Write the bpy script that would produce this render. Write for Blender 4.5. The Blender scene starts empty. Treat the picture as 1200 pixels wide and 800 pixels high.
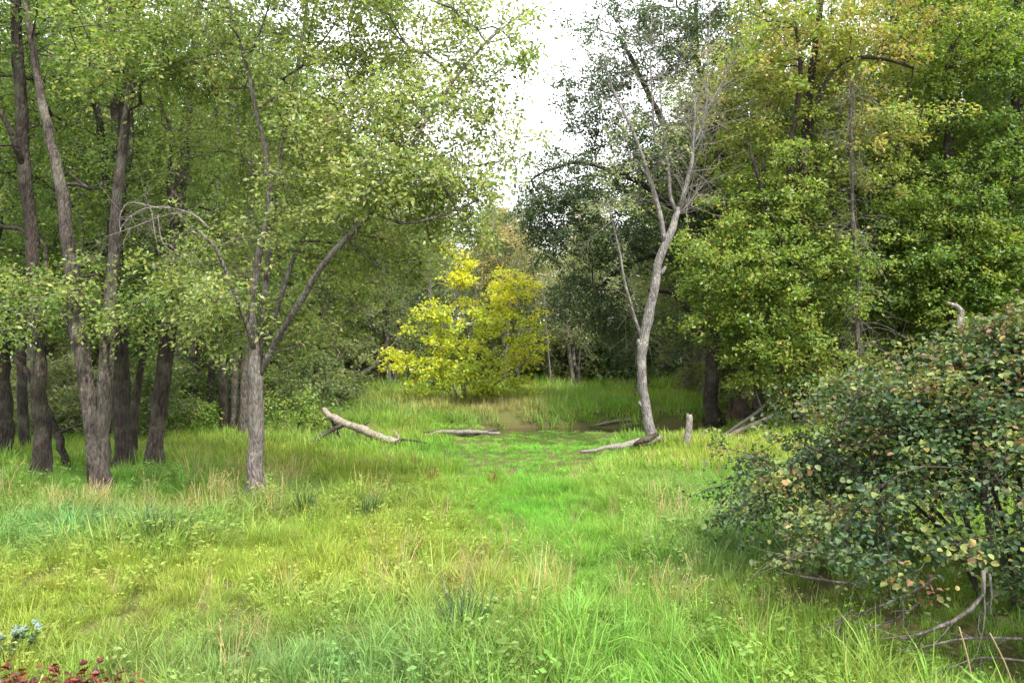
import bpy, math, random
import numpy as np
from mathutils import Vector

# ------------------------------------------------------------------ camera
F = 933.0            # focal length in pixels of the 1200 x 800 photograph
HZ = 430.0           # horizon row
CZ = 1.9             # eye height
sc = bpy.context.scene
cam_d = bpy.data.cameras.new('camera'); cam = bpy.data.objects.new('camera', cam_d)
sc.collection.objects.link(cam); sc.camera = cam
cam_d.sensor_width = 36.0; cam_d.lens = F / 1200 * 36.0
cam_d.clip_start = 0.05; cam_d.clip_end = 2000
PITCH = math.atan((HZ - 400) / F)
cam.location = (0, 0, CZ); cam.rotation_euler = (math.pi / 2 + PITCH, 0, 0)

# ------------------------------------------------------------------ sky, sun, exposure
SUN_EL, SUN_AZ = math.radians(56), math.radians(150)   # azimuth clockwise from +y: right and behind the camera
w = bpy.data.worlds.new('World'); sc.world = w; w.use_nodes = True
nt = w.node_tree; nt.nodes.clear()
out = nt.nodes.new('ShaderNodeOutputWorld'); bg = nt.nodes.new('ShaderNodeBackground')
sky = nt.nodes.new('ShaderNodeTexSky'); sky.sky_type = 'NISHITA'; sky.sun_disc = False
sky.sun_elevation = SUN_EL; sky.sun_rotation = SUN_AZ; sky.air_density = 1.2; sky.dust_density = 3.0
tc = nt.nodes.new('ShaderNodeTexCoord'); mp = nt.nodes.new('ShaderNodeMapping')
mp.inputs['Scale'].default_value = (1, 1, 2.2)
nz = nt.nodes.new('ShaderNodeTexNoise'); nz.inputs['Scale'].default_value = 2.3
nz.inputs['Detail'].default_value = 7; nz.inputs['Roughness'].default_value = .55
rp = nt.nodes.new('ShaderNodeValToRGB')
rp.color_ramp.elements[0].position = .28; rp.color_ramp.elements[0].color = (.62, .62, .62, 1)
rp.color_ramp.elements[1].position = .55; rp.color_ramp.elements[1].color = (.97, .97, .97, 1)
mx = nt.nodes.new('ShaderNodeMix'); mx.data_type = 'RGBA'
mx.inputs['B'].default_value = (6.5, 6.55, 6.7, 1)      # bright cloud, in the sky's own units
nt.links.new(tc.outputs['Generated'], mp.inputs['Vector']); nt.links.new(mp.outputs['Vector'], nz.inputs['Vector'])
nt.links.new(nz.outputs['Fac'], rp.inputs['Fac']); nt.links.new(rp.outputs['Color'], mx.inputs['Factor'])
nt.links.new(sky.outputs['Color'], mx.inputs['A']); nt.links.new(mx.outputs['Result'], bg.inputs['Color'])
bg.inputs['Strength'].default_value = 0.15
nt.links.new(bg.outputs['Background'], out.inputs['Surface'])

sun_d = bpy.data.lights.new('sun', 'SUN'); sun = bpy.data.objects.new('sun', sun_d); sc.collection.objects.link(sun)
sun_d.energy = 2.6; sun_d.angle = math.radians(3); sun_d.color = (1, .95, .86)
sv = Vector((math.sin(SUN_AZ) * math.cos(SUN_EL), math.cos(SUN_AZ) * math.cos(SUN_EL), math.sin(SUN_EL)))
sun.rotation_euler = sv.to_track_quat('Z', 'Y').to_euler(); sun.location = (10, -10, 30)

sc.view_settings.view_transform = 'Standard'; sc.view_settings.look = 'None'
sc.view_settings.gamma = 1; sc.view_settings.exposure = 1.75
sc.render.engine = 'CYCLES'
cy = sc.cycles
cy.max_bounces = 6; cy.diffuse_bounces = 4; cy.glossy_bounces = 2; cy.transmission_bounces = 4; cy.transparent_max_bounces = 4
cy.use_denoising = True; cy.sample_clamp_indirect = 4

# ------------------------------------------------------------------ pixel / ground geometry
cp, sp_ = math.cos(PITCH), math.sin(PITCH)
def P(px, py, d):
    """world point on the ray of photo pixel (px, py) at distance d along +y"""
    a = (px - 600) / F; b = (400 - py) / F
    y = cp - b * sp_; z = sp_ + b * cp
    k = d / y
    return np.array((a * k, d, CZ + z * k))

def nz2_(a): return np.sin(a) * .6 + np.sin(a * 2.3 + 1) * .4
def sst(a, b, x):
    t = np.clip((x - a) / (b - a), 0, 1); return t * t * (3 - 2 * t)
def wob(x, y):
    return (np.sin(x * .9 + 1.3 * np.sin(y * .55)) + np.sin(y * 1.1 + .7 * np.sin(x * .8 + 2)) + .6 * np.sin(2.3 * x + 1.9 * y + 1)
            + .5 * np.sin(3.7 * y - 2.9 * x))
WATER = -0.17
def creek_y(x):
    return 26.0 + .10 * np.maximum(x - 3, 0) ** 1.6 - .02 * x + .25 * np.sin(x * .9)
def swale_x(y):
    return np.interp(y, [0, 5, 8, 11, 14, 17, 20, 23, 26], [1.2, .9, .7, .35, .2, .25, .6, 1.0, 1.2])
def gz(x, y):
    x = np.asarray(x, float); y = np.asarray(y, float)
    z = .03 * wob(x, y)
    near = 1 - sst(22, 27, y)
    sw = np.exp(-((x - swale_x(y)) / np.interp(y, [5, 14, 22, 26], [.7, 1.3, 2.6, 3.4])) ** 2)
    z = z - np.interp(y, [4, 12, 20, 25], [.10, .14, .12, .06]) * sw * near
    cw = sst(-1.6, .3, x) * (1 - sst(10, 13, x))
    dy = y - creek_y(x)
    bank = sst(1.0, 1.9, dy) * cw + sst(-3, 9, dy) * (1 - cw)
    z = z + .42 * bank * sst(20, 24, y)
    z = z - .40 * cw * (sst(-2.7, -1.7, dy) - sst(.95, 1.3, dy))
    z = z + .10 * sst(5, 9, np.abs(x)) * (1 - sst(20, 26, y)) + .012 * np.maximum(y - 40, 0)
    return z
def G(px, py):
    """where the ray of a photo pixel meets the ground"""
    lo = 1.0
    for d in np.geomspace(2, 140, 900):
        p = P(px, py, d)
        if p[2] < gz(p[0], p[1]): return p
    return P(px, py, 60)

# ------------------------------------------------------------------ small helpers
def link(o, parent=None):
    sc.collection.objects.link(o)
    if parent is not None: o.parent = parent
    return o
def empty(name, loc):
    o = bpy.data.objects.new(name, None); o.location = loc; o.empty_display_size = .2
    return link(o)
def tag(o, label=None, cat=None, group=None, kind=None):
    if label: o['label'] = label
    if cat: o['category'] = cat
    if group: o['group'] = group
    if kind: o['kind'] = kind
    return o
def copy_tree(o, parent=None):
    c = o.copy(); sc.collection.objects.link(c); c.parent = parent
    for ch in list(o.children): copy_tree(ch, c)
    return c

class Buf:
    """collects vertices, faces and a colour for each vertex; build() makes ONE mesh object"""
    def __init__(s): s.v = []; s.f3 = []; s.f4 = []; s.c = []; s.n = 0
    def add(s, v, f3=None, f4=None, c=None):
        v = np.asarray(v, float).reshape(-1, 3)
        if f3 is not None and len(f3): s.f3.append(np.asarray(f3, int).reshape(-1, 3) + s.n)
        if f4 is not None and len(f4): s.f4.append(np.asarray(f4, int).reshape(-1, 4) + s.n)
        s.v.append(v)
        s.c.append(np.full((len(v), 3), .5) if c is None else np.broadcast_to(c, (len(v), 3)))
        s.n += len(v)
    def tube(s, pts, rad, seg=8, rough=0., rng=None, c=None, cap=True):
        pts = np.asarray(pts, float); n = len(pts); rad = np.broadcast_to(rad, (n,)).astype(float)
        t = np.gradient(pts, axis=0); t /= np.linalg.norm(t, axis=1)[:, None] + 1e-9
        u = np.cross(t[0], (0.31, .9, .2)); u /= np.linalg.norm(u) + 1e-9
        U = np.empty((n, 3))
        for i in range(n):
            u = u - t[i] * u.dot(t[i]); u /= np.linalg.norm(u) + 1e-9; U[i] = u
        W = np.cross(t, U)
        a = np.linspace(0, 2 * math.pi, seg, endpoint=False)
        R = np.repeat(rad[:, None], seg, 1)
        if rough and rng is not None: R = R * (1 + rough * rng.normal(size=R.shape))
        v = pts[:, None] + R[..., None] * (np.cos(a)[None, :, None] * U[:, None] + np.sin(a)[None, :, None] * W[:, None])
        i = np.arange(n - 1)[:, None] * seg; j = np.arange(seg)[None]; k = (np.arange(seg)[None] + 1) % seg
        q = np.stack([i + j, i + k, i + seg + k, i + seg + j], -1).reshape(-1, 4)
        v = v.reshape(-1, 3); f3 = []
        if cap:
            b = len(v); v = np.vstack([v, pts[0], pts[-1]])
            f3 = [(b, (x + 1) % seg, x) for x in range(seg)] + [(b + 1, (n - 1) * seg + x, (n - 1) * seg + (x + 1) % seg) for x in range(seg)]
        s.add(v, f3, q, c)
    def mesh(s, name, mat, smooth=True, origin=(0, 0, 0)):
        v = np.vstack(s.v) - np.asarray(origin, float); c = np.vstack(s.c)
        f3 = np.vstack(s.f3) if s.f3 else np.zeros((0, 3), int); f4 = np.vstack(s.f4) if s.f4 else np.zeros((0, 4), int)
        me = bpy.data.meshes.new(name)
        me.vertices.add(len(v)); me.vertices.foreach_set('co', v.astype(np.float32).ravel())
        nl = f3.size + f4.size; me.loops.add(nl)
        me.loops.foreach_set('vertex_index', np.concatenate([f3.ravel(), f4.ravel()]).astype(np.int32))
        me.polygons.add(len(f3) + len(f4))
        st = np.concatenate([np.arange(len(f3)) * 3, f3.size + np.arange(len(f4)) * 4]).astype(np.int32)
        me.polygons.foreach_set('loop_start', st)
        me.polygons.foreach_set('use_smooth', np.full(len(st), smooth))
        at = me.attributes.new('col', 'FLOAT_COLOR', 'POINT')
        at.data.foreach_set('color', np.hstack([c, np.ones((len(c), 1))]).astype(np.float32).ravel())
        me.update(calc_edges=True); me.validate()
        me.materials.append(mat)
        return me
    def build(s, name, mat, parent=None, smooth=True, origin=(0, 0, 0)):
        return link(bpy.data.objects.new(name, s.mesh(name, mat, smooth, origin)), parent)

def spline(pts, step=.25):
    """Catmull-Rom resample of rows (x, y, z, r)"""
    p = np.asarray(pts, float)
    if len(p) < 2: return p
    q = np.vstack([2 * p[0] - p[1], p, 2 * p[-1] - p[-2]]); o = []
    for i in range(1, len(q) - 2):
        n = max(1, int(np.linalg.norm(q[i + 1, :3] - q[i, :3]) / step))
        t = np.linspace(0, 1, n, endpoint=False)[:, None]
        a, b, c, d = q[i - 1], q[i], q[i + 1], q[i + 2]
        o.append(.5 * (2 * b + (c - a) * t + (2 * a - 5 * b + 4 * c - d) * t ** 2 + (3 * b - a - 3 * c + d) * t ** 3))
    o.append(p[-1:]); r = np.vstack(o); r[:, 3] = np.maximum(r[:, 3], .002)
    return r

# ------------------------------------------------------------------ materials
def nodes_of(name):
    m = bpy.data.materials.new(name); m.use_nodes = True; t = m.node_tree; t.nodes.clear()
    o = t.nodes.new('ShaderNodeOutputMaterial')
    return m, t, o, (lambda k: t.nodes.new(k)), t.links.new
def leaf_mat(name, rough=.42, spec=.5, trans=.52, instancer=False):
    m, t, o, N, L = nodes_of(name)
    a = N('ShaderNodeAttribute'); a.attribute_name = 'col'
    col = a.outputs['Color']
    if instancer:
        b = N('ShaderNodeAttribute'); b.attribute_type = 'INSTANCER'; b.attribute_name = 'tint'
        mm = N('ShaderNodeMix'); mm.data_type = 'RGBA'; mm.blend_type = 'MULTIPLY'; mm.inputs['Factor'].default_value = 1
        L(a.outputs['Color'], mm.inputs['A']); L(b.outputs['Color'], mm.inputs['B']); col = mm.outputs['Result']
    p = N('ShaderNodeBsdfPrincipled'); p.inputs['Roughness'].default_value = rough
    p.inputs['Specular IOR Level'].default_value = spec
    tr = N('ShaderNodeBsdfTranslucent')
    tm = N('ShaderNodeMix'); tm.data_type = 'RGBA'; tm.blend_type = 'MULTIPLY'; tm.inputs['Factor'].default_value = 1
    tm.inputs['B'].default_value = (1.14, 1.25, .6, 1)
    ms = N('ShaderNodeMixShader'); ms.inputs['Fac'].default_value = trans
    L(col, p.inputs['Base Color']); L(col, tm.inputs['A']); L(tm.outputs['Result'], tr.inputs['Color'])
    L(p.outputs['BSDF'], ms.inputs[1]); L(tr.outputs['BSDF'], ms.inputs[2]); L(ms.outputs['Shader'], o.inputs['Surface'])
    return m
def bark_mat(name, dark, light, lichen=(.2, .22, .14), lich=.35, scale=1.0, crack=.8):
    m, t, o, N, L = nodes_of(name)
    tc = N('ShaderNodeTexCoord'); mp = N('ShaderNodeMapping'); mp.inputs['Scale'].default_value = (24 * scale, 24 * scale, 6.5 * scale)
    L(tc.outputs['Object'], mp.inputs['Vector'])
    n1 = N('ShaderNodeTexNoise'); n1.inputs['Scale'].default_value = 1; n1.inputs['Detail'].default_value = 6; n1.inputs['Roughness'].default_value = .65
    L(mp.outputs['Vector'], n1.inputs['Vector'])
    vo = N('ShaderNodeTexVoronoi'); vo.feature = 'DISTANCE_TO_EDGE'; vo.inputs['Scale'].default_value = .9
    wv = N('ShaderNodeMix'); wv.data_type = 'RGBA'; wv.inputs['Factor'].default_value = .25
    L(mp.outputs['Vector'], wv.inputs['A']); L(n1.outputs['Color'], wv.inputs['B']); L(mp.outputs['Vector'], vo.inputs['Vector'])
    r1 = N('ShaderNodeValToRGB'); r1.color_ramp.elements[0].color = (*dark, 1); r1.color_ramp.elements[1].color = (*light, 1)
    r1.color_ramp.elements[0].position = .32; r1.color_ramp.elements[1].position = .68
    L(n1.outputs['Fac'], r1.inputs['Fac'])
    n2 = N('ShaderNodeTexNoise'); n2.inputs['Scale'].default_value = 3.1; n2.inputs['Detail'].default_value = 5
    L(tc.outputs['Object'], n2.inputs['Vector'])
    r2 = N('ShaderNodeValToRGB'); r2.color_ramp.elements[0].position = .5; r2.color_ramp.elements[1].position = .68
    r2.color_ramp.elements[1].color = (lich, lich, lich, 1); r2.color_ramp.elements[0].color = (0, 0, 0, 1)
    L(n2.outputs['Fac'], r2.inputs['Fac'])
    mx = N('ShaderNodeMix'); mx.data_type = 'RGBA'; mx.inputs['B'].default_value = (*lichen, 1)
    L(r2.outputs['Color'], mx.inputs['Factor']); L(r1.outputs['Color'], mx.inputs['A'])
    p = N('ShaderNodeBsdfPrincipled'); p.inputs['Roughness'].default_value = .9; p.inputs['Specular IOR Level'].default_value = .15
    L(mx.outputs['Result'], p.inputs['Base Color'])
    rc = N('ShaderNodeValToRGB'); rc.color_ramp.elements[0].position = 0; rc.color_ramp.elements[1].position = .25
    L(vo.outputs['Distance'], rc.inputs['Fac'])
    ad = N('ShaderNodeMath'); ad.operation = 'MULTIPLY_ADD'; ad.inputs[1].default_value = crack
    L(rc.outputs['Color'], ad.inputs[0]); L(n1.outputs['Fac'], ad.inputs[2])
    bp = N('ShaderNodeBump'); bp.inputs['Strength'].default_value = .9; bp.inputs['Distance'].default_value = .02 / scale
    L(ad.outputs['Value'], bp.inputs['Height']); L(bp.outputs['Normal'], p.inputs['Normal'])
    L(p.outputs['BSDF'], o.inputs['Surface'])
    return m

M = {}
M['leaf'] = leaf_mat('leaf_soft')
M['leaf_gloss'] = leaf_mat('leaf_waxy', rough=.5, spec=.32, trans=.3)
M['grass'] = leaf_mat('grass_blade', rough=.6, spec=.18, trans=.4, instancer=True)
M['straw'] = leaf_mat('dry_straw', rough=.7, spec=.15, trans=.2)
M['bark'] = bark_mat('bark_maple', (.026, .020, .017), (.125, .104, .090), lichen=(.17, .165, .13), lich=.45)
M['bark_grey'] = bark_mat('bark_maple_grey', (.045, .037, .033), (.19, .165, .15), lichen=(.22, .22, .18), lich=.5)
M['bark_dark'] = bark_mat('bark_oak', (.016, .012, .010), (.066, .053, .045), lich=.22)
M['bark_pale'] = bark_mat('bark_snag', (.062, .055, .051), (.235, .217, .205), lichen=(.33, .32, .28), lich=.5)
M['bark_far'] = bark_mat('bark_far', (.07, .06, .05), (.22, .19, .17), scale=.5)
M['wood_pale'] = bark_mat('bare_wood', (.10, .072, .052), (.40, .345, .285), lichen=(.2, .17, .13), lich=.5, scale=1.3, crack=.7)
M['wood_rot'] = bark_mat('rotten_wood', (.018, .012, .010), (.075, .052, .04), lich=.15)
M['twig_grey'] = bark_mat('dead_twig', (.09, .075, .066), (.30, .265, .24), scale=1.6, lich=.2)

# ------------------------------------------------------------------ foliage generator
def unit(v): return v / (np.linalg.norm(v, axis=-1, keepdims=True) + 1e-9)

def leaves(buf, pos, axis, nrm, size, col, rng, kind='diamond'):
    """pos axis nrm (n,3), size (n,), col (n,3): folded real leaf faces, not cards"""
    axis = unit(axis); side = unit(np.cross(axis, nrm)); up = np.cross(side, axis)
    s = size[:, None]
    n = len(pos)
    def pt(a, b, c): return pos + axis * (a * s) + side * (b * s) + up * (c * s)
    cur = rng.uniform(-.18, .1, n)[:, None]
    if kind == 'diamond':
        V = [pos, pt(.45, .30, .10), pos + axis * s + up * s * cur, pt(.45, -.30, .10)]
        T = [(0, 1, 2), (0, 2, 3)]
    elif kind == 'lobed':      # three-lobed maple leaf
        V = [pos, pt(.42, .20, .06), pos + axis * s + up * s * cur, pt(.42, -.20, .06),
             pt(.62, .58, -.04), pt(.18, .30, .04), pt(.62, -.58, -.04), pt(.18, -.30, .04)]
        T = [(0, 1, 2), (0, 2, 3), (0, 5, 4), (0, 4, 1), (0, 6, 7), (0, 3, 6)]
    elif kind == 'trident':    # the same leaf seen from farther off
        V = [pos, pt(.45, .24, .06), pos + axis * s + up * s * cur, pt(.45, -.24, .06), pt(.62, .58, -.04), pt(.62, -.58, -.04)]
        T = [(0, 1, 2), (0, 2, 3), (0, 4, 1), (0, 3, 5)]
    elif kind == 'long':
        V = [pos, pt(.4, .16, .05), pos + axis * s + up * s * cur, pt(.4, -.16, .05)]
        T = [(0, 1, 2), (0, 2, 3)]
    elif kind == 'oval':       # shrub leaf, plainer
        V = [pos, pt(.35, .38, .19), pt(.8, .27, .10), pos + axis * s + up * s * cur, pt(.8, -.27, .10), pt(.35, -.38, .19)]
        T = [(0, 1, 2), (0, 2, 3), (0, 3, 4), (0, 4, 5)]
    else:                      # round shrub leaf
        V = [pos, pt(.18, .30, .10), pt(.55, .40, .20), pt(.86, .22, .09), pos + axis * s + up * s * cur,
             pt(.86, -.22, .09), pt(.55, -.40, .20), pt(.18, -.30, .10)]
        T = [(0, 1, 2), (0, 2, 3), (0, 3, 4), (0, 4, 5), (0, 5, 6), (0, 6, 7)]
    k = len(V); v = np.stack(V, 1).reshape(-1, 3)
    f = (np.asarray(T)[None] + (np.arange(n) * k)[:, None, None]).reshape(-1, 3)
    buf.add(v, f, None, np.repeat(col, k, 0))

def pick_colours(pal, n, rng, bias=None):
    wts = np.array([p[0] for p in pal], float); cols = np.array([p[1] for p in pal], float)
    cum = np.cumsum(wts / wts.sum())
    r = rng.random(n) if bias is None else np.clip(bias + rng.normal(0, .2, n), 0, .9999)
    c = cols[np.clip(np.searchsorted(cum, r), 0, len(cols) - 1)]
    return np.clip(c * rng.uniform(.72, 1.28, (n, 1)) * rng.uniform(.93, 1.07, (n, 3)), .004, .75)

def sample_blobs(blobs, rng):
    """blob = (centre xyz, radii xyz, number of sprays[, colour bias[, shell]])"""
    S = []; B = []
    for b in blobs:
        c, r, n = np.array(b[0]), np.array(b[1]), int(b[2]); bias = b[3] if len(b) > 3 else None
        shell = b[4] if len(b) > 4 else .25
        d = unit(rng.normal(size=(n, 3))); rad = (shell + (1 - shell) * rng.random((n, 1))) ** .45
        S.append(c + d * rad * r + rng.normal(size=(n, 3)) * r * .2); B.append(np.full(n, rng.random() if bias is None else bias))
    return np.vstack(S), np.concatenate(B)

def tiered(S, h, rng):
    S = S.copy(); z = S[:, 2]; ph = .18 * h * np.sin(S[:, 0] * 1.3 + S[:, 1] * .9)
    S[:, 2] = np.round((z + ph) / h) * h - ph + rng.normal(0, .12 * h, len(S)); return S

def branch_out(guides, S, rng, bend=.12, tipr=.006, step=.35, up=.25):
    """connect every spray to the growing skeleton; returns branch polylines with radii and spray directions"""
    pos = []; par = []; grad = []
    for g in guides:
        for i, q in enumerate(g):
            par.append(len(pos) - 1 if i else -1); pos.append(q[:3]); grad.append(q[3])
    pos = list(map(np.asarray, pos))
    A = np.array(pos); d0 = np.array([np.min(np.linalg.norm(A - s, axis=1)) for s in S])
    order = np.argsort(d0)
    arr = np.zeros((len(pos) + len(S) * 40, 3)); n = len(pos); arr[:n] = A
    depth = np.zeros(len(arr)); gr = np.zeros(len(arr)); gr[:n] = grad
    par = list(par); branches = []; D = np.zeros((len(S), 3))
    for si in order:
        s = S[si]; v = s - arr[:n]; dist = np.linalg.norm(v, axis=1)
        cost = dist * (1 + .35 * np.clip(-v[:, 2] / (dist + .01), -.3, 1)) + depth[:n] * .12
        j = int(np.argmin(cost)); a = arr[j]; L = dist[j]
        m = max(2, min(36, int(L / step) + 1))
        t = np.linspace(0, 1, m + 1)[1:, None]
        off = rng.normal(size=3) * bend * L; off[2] += up * .3 * L
        off2 = rng.normal(size=3) * bend * .5 * L
        pts = a + (s - a) * t + off * (t * (1 - t)) * 2 + off2 * np.sin(t * math.pi * 2) * .4
        ids = []
        for q in pts:
            arr[n] = q; par.append(ids[-1] if ids else j); depth[n] = depth[j] + 1; ids.append(n); n += 1
        branches.append((j, ids, si))
        D[si] = pts[-1] - (pts[-2] if m > 1 else a)
    cnt = np.zeros(n)
    for j, ids, si in branches: cnt[ids[-1]] += 1
    for i in range(n - 1, -1, -1):
        if par[i] >= 0: cnt[par[i]] += cnt[i]
    R = tipr * np.maximum(cnt, 1) ** .48
    R[:] = np.where(gr[:n] > 0, np.maximum(gr[:n] * .7, R), R)
    out = []
    for j, ids, si in branches:
        k = [j] + ids; rr = R[k].copy(); rr[0] = min(rr[0], rr[1] * 1.15)
        out.append((arr[k], np.minimum(rr, gr[j] * .8 if gr[j] > 0 else 9)))
    return out, unit(D)

def spray_foliage(leafbuf, twigbuf, S, D, B, rng, pal, radius=.45, twigs=6, per=12, size=.075, kind='diamond',
                  droop=.25, flat=.45, tw_r=.0035, nrm_up=1.0, size_var=.3, face=(.08, -.38, .78)):
    n = len(S); K = twigs
    Sx = np.repeat(S, K, 0); Dx = np.repeat(D, K, 0)
    rd = unit(rng.normal(size=(n * K, 3))); rd[:, 2] *= flat
    dr = unit(.55 * Dx + rd); L = radius * rng.uniform(.55, 1.25, n * K)[:, None]
    dp = droop * rng.uniform(.4, 1.5, n * K)[:, None]
    ts = np.array((0, .5, 1.0))
    if twigbuf is not None:       # three-sided twigs, all at once
        P3 = [Sx + dr * L * t - np.array((0, 0, 1.)) * dp * L * t * t for t in ts]
        a = unit(np.cross(dr, (.2, .3, .93))); b = np.cross(dr, a); V = []
        for q, rr in zip(P3, (1.3, 1.0, .4)):
            for k in range(3):
                an = k * 2.094; V.append(q + (a * math.cos(an) + b * math.sin(an)) * tw_r * rr)
        v = np.stack(V, 1).reshape(-1, 3); base = (np.arange(n * K) * 9)[:, None, None]
        q = np.array([(i * 3 + k, i * 3 + (k + 1) % 3, i * 3 + 3 + (k + 1) % 3, i * 3 + 3 + k) for i in range(2) for k in range(3)])
        twigbuf.add(v, None, (q[None] + base).reshape(-1, 4))
    m = n * K * per
    Sl = np.repeat(Sx, per, 0); dl = np.repeat(dr, per, 0); Ll = np.repeat(L, per, 0); dpl = np.repeat(dp, per, 0)
    t = np.sqrt(rng.uniform(.04, 1, m))[:, None]
    pos = Sl + dl * Ll * t + rng.normal(size=(m, 3)) * (.035 + .07 * radius)
    pos[:, 2] -= (dpl * Ll * t * t)[:, 0]
    nrm = unit(rng.normal(size=(m, 3)) * .62 + np.array(face) * nrm_up)     # leaves turn to the open, sunny side
    ax = dl * .8 + rng.normal(size=(m, 3)) * .7; ax[:, 2] -= .35
    ax = unit(ax - nrm * (ax * nrm).sum(1, keepdims=True) * .75)
    bias = np.repeat(np.clip(B + rng.normal(0, .12, n), 0, 1), K * per)
    col = pick_colours(pal, m, rng, bias)
    leaves(leafbuf, pos, ax, nrm, size * rng.uniform(1 - size_var, 1 + size_var, m), col, rng, kind)

def make_tree(name, label, cat, base, guides, blobs, pal, bark, seed, group=None, leafmat='leaf', bend=.12, tipr=.006,
              limb_names=None, up=.25, crown_name='crown', step=.35, tier=0, **fol):
    """guides: list of metric polylines rows (x,y,z,r); the first is the trunk, the others limbs (each a part)"""
    rng = np.random.default_rng(seed); base = np.asarray(base, float)
    root = empty(name, base); tag(root, label, cat, group)
    G_ = [spline(g, .22) for g in guides]
    for i, g in enumerate(G_):
        g = g.copy(); g[:, :3] += rng.normal(size=(len(g), 3)) * (g[:, 3:4] * .10)
        if i == 0:
            h = g[:, 2] - base[2]; g[:, 3] *= 1 + .6 * np.exp(-np.maximum(h, 0) / .22)    # root flare
        b = Buf(); b.tube(g[:, :3], g[:, 3], 12 if g[0, 3] > .06 else 7, .05, rng)
        b.build((limb_names or {}).get(i, 'trunk' if i == 0 else 'limb'), bark, root, origin=base)
    if blobs:
        S, B = sample_blobs(blobs, rng)
        if tier: S = tiered(S, tier, rng)
        br, D = branch_out(G_, S, rng, bend, tipr, step=step, up=up)
        tb = Buf(); lb = Buf()
        for pts, rr in br: tb.tube(pts, rr, 6 if rr[0] > .02 else 4, .04, rng, cap=False)
        spray_foliage(lb, tb, S, D, B, rng, pal, **fol)
        tag(tb.build('branchwork', bark, root, origin=base), kind='stuff')
        tag(lb.build(crown_name, M[leafmat], root, smooth=False, origin=base), kind='stuff')
    return root

def gpx(rows, d, dd=0):
    """guide rows in photo pixels (px, py, width px[, depth offset]) at the thing's distance d"""
    o = []
    for r in rows:
        dep = d + dd + (r[3] if len(r) > 3 else 0)
        o.append((*P(r[0], r[1], dep), r[2] / 2 / F * dep))
    return o
def bpx(rows, d):
    """crown lobes (px, py, rx px, ry px, depth offset, depth radius m, sprays[, colour bias[, shell]])"""
    o = []
    for r in rows:
        dep = d + r[4]
        o.append((P(r[0], r[1], dep), (r[2] / F * dep, r[5], r[3] / F * dep), r[6], *r[7:]))
    return o
def planted(rows, d=None):
    """base on the ground under the first row; returns distance and base"""
    p = G(rows[0][0], rows[0][1])
    if d is not None: p = P(rows[0][0], rows[0][1], d)
    return p[1], np.array((p[0], p[1], float(gz(p[0], p[1]))))
def px_tree(name, label, cat, trunks, blobs, pal, bark, seed, d=None, dens=1.0, **k):
    blobs = [(*q[:6], int(q[6] * dens), *q[7:]) for q in blobs]
    d, base = planted(trunks[0], d)
    g = [gpx(t, d) for t in trunks]
    x, y, z, r = g[0][0]
    g[0] = [(base[0], base[1], base[2] - .15, r)] + g[0][1:] if g[0][0][2] <= base[2] + .25 else [(x, y, base[2] - .15, r)] + g[0]
    return make_tree(name, label, cat, base, g, bpx(blobs, d), pal, bark, seed, **k)

#@@STRUCTURE
# ------------------------------------------------------------------ ground
def grid(xs, ys, zf):
    X, Y = np.meshgrid(xs, ys); Z = zf(X, Y); n, m = X.shape
    v = np.stack([X, Y, Z], -1).reshape(-1, 3)
    i = np.arange(n - 1)[:, None] * m + np.arange(m - 1)[None]
    return v, np.stack([i, i + 1, i + m + 1, i + m], -1).reshape(-1, 4)
m, t, o, N, L = nodes_of('meadow_soil'); M['ground'] = m
tc = N('ShaderNodeTexCoord'); n1 = N('ShaderNodeTexNoise'); n1.inputs['Scale'].default_value = .45; n1.inputs['Detail'].default_value = 8
n2 = N('ShaderNodeTexNoise'); n2.inputs['Scale'].default_value = 14; n2.inputs['Detail'].default_value = 6
L(tc.outputs['Object'], n1.inputs['Vector']); L(tc.outputs['Object'], n2.inputs['Vector'])
r1 = N('ShaderNodeValToRGB'); r1.color_ramp.elements[0].color = (.045, .065, .018, 1); r1.color_ramp.elements[1].color = (.105, .10, .035, 1)
r1.color_ramp.elements[0].position = .35; r1.color_ramp.elements[1].position = .66
r2 = N('ShaderNodeValToRGB'); r2.color_ramp.elements[0].color = (.05, .05, .022, 1); r2.color_ramp.elements[1].color = (.10, .12, .03, 1)
L(n1.outputs['Fac'], r1.inputs['Fac']); L(n2.outputs['Fac'], r2.inputs['Fac'])
mx = N('ShaderNodeMix'); mx.data_type = 'RGBA'; mx.inputs['Factor'].default_value = .5
L(r1.outputs['Color'], mx.inputs['A']); L(r2.outputs['Color'], mx.inputs['B'])
am = N('ShaderNodeAttribute'); am.attribute_name = 'col'; mud_shade = N('ShaderNodeMix'); mud_shade.data_type = 'RGBA'; mud_shade.inputs['B'].default_value = (.075, .052, .032, 1)  # brown for the creek mud and for the painted shade below the shrub
L(am.outputs['Fac'], mud_shade.inputs['Factor']); L(mx.outputs['Result'], mud_shade.inputs['A'])
p = N('ShaderNodeBsdfPrincipled'); p.inputs['Roughness'].default_value = .95; p.inputs['Specular IOR Level'].default_value = .1
L(mud_shade.outputs['Result'], p.inputs['Base Color'])
bp = N('ShaderNodeBump'); bp.inputs['Distance'].default_value = .05; L(n2.outputs['Fac'], bp.inputs['Height']); L(bp.outputs['Normal'], p.inputs['Normal'])
L(p.outputs['BSDF'], o.inputs['Surface'])
def warp(lo, hi, fine_lo, fine_hi, fs, cs):
    a = np.arange(fine_lo, fine_hi, fs)
    l = fine_lo - np.geomspace(cs, fine_lo - lo, 24)[::-1]; h = fine_hi + np.geomspace(cs, hi - fine_hi, 24)
    return np.concatenate([l, a, h])
b = Buf(); v, q = grid(warp(-170, 170, -16, 16, .32, .6), warp(-40, 170, 2, 36, .28, .6), gz)
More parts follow.
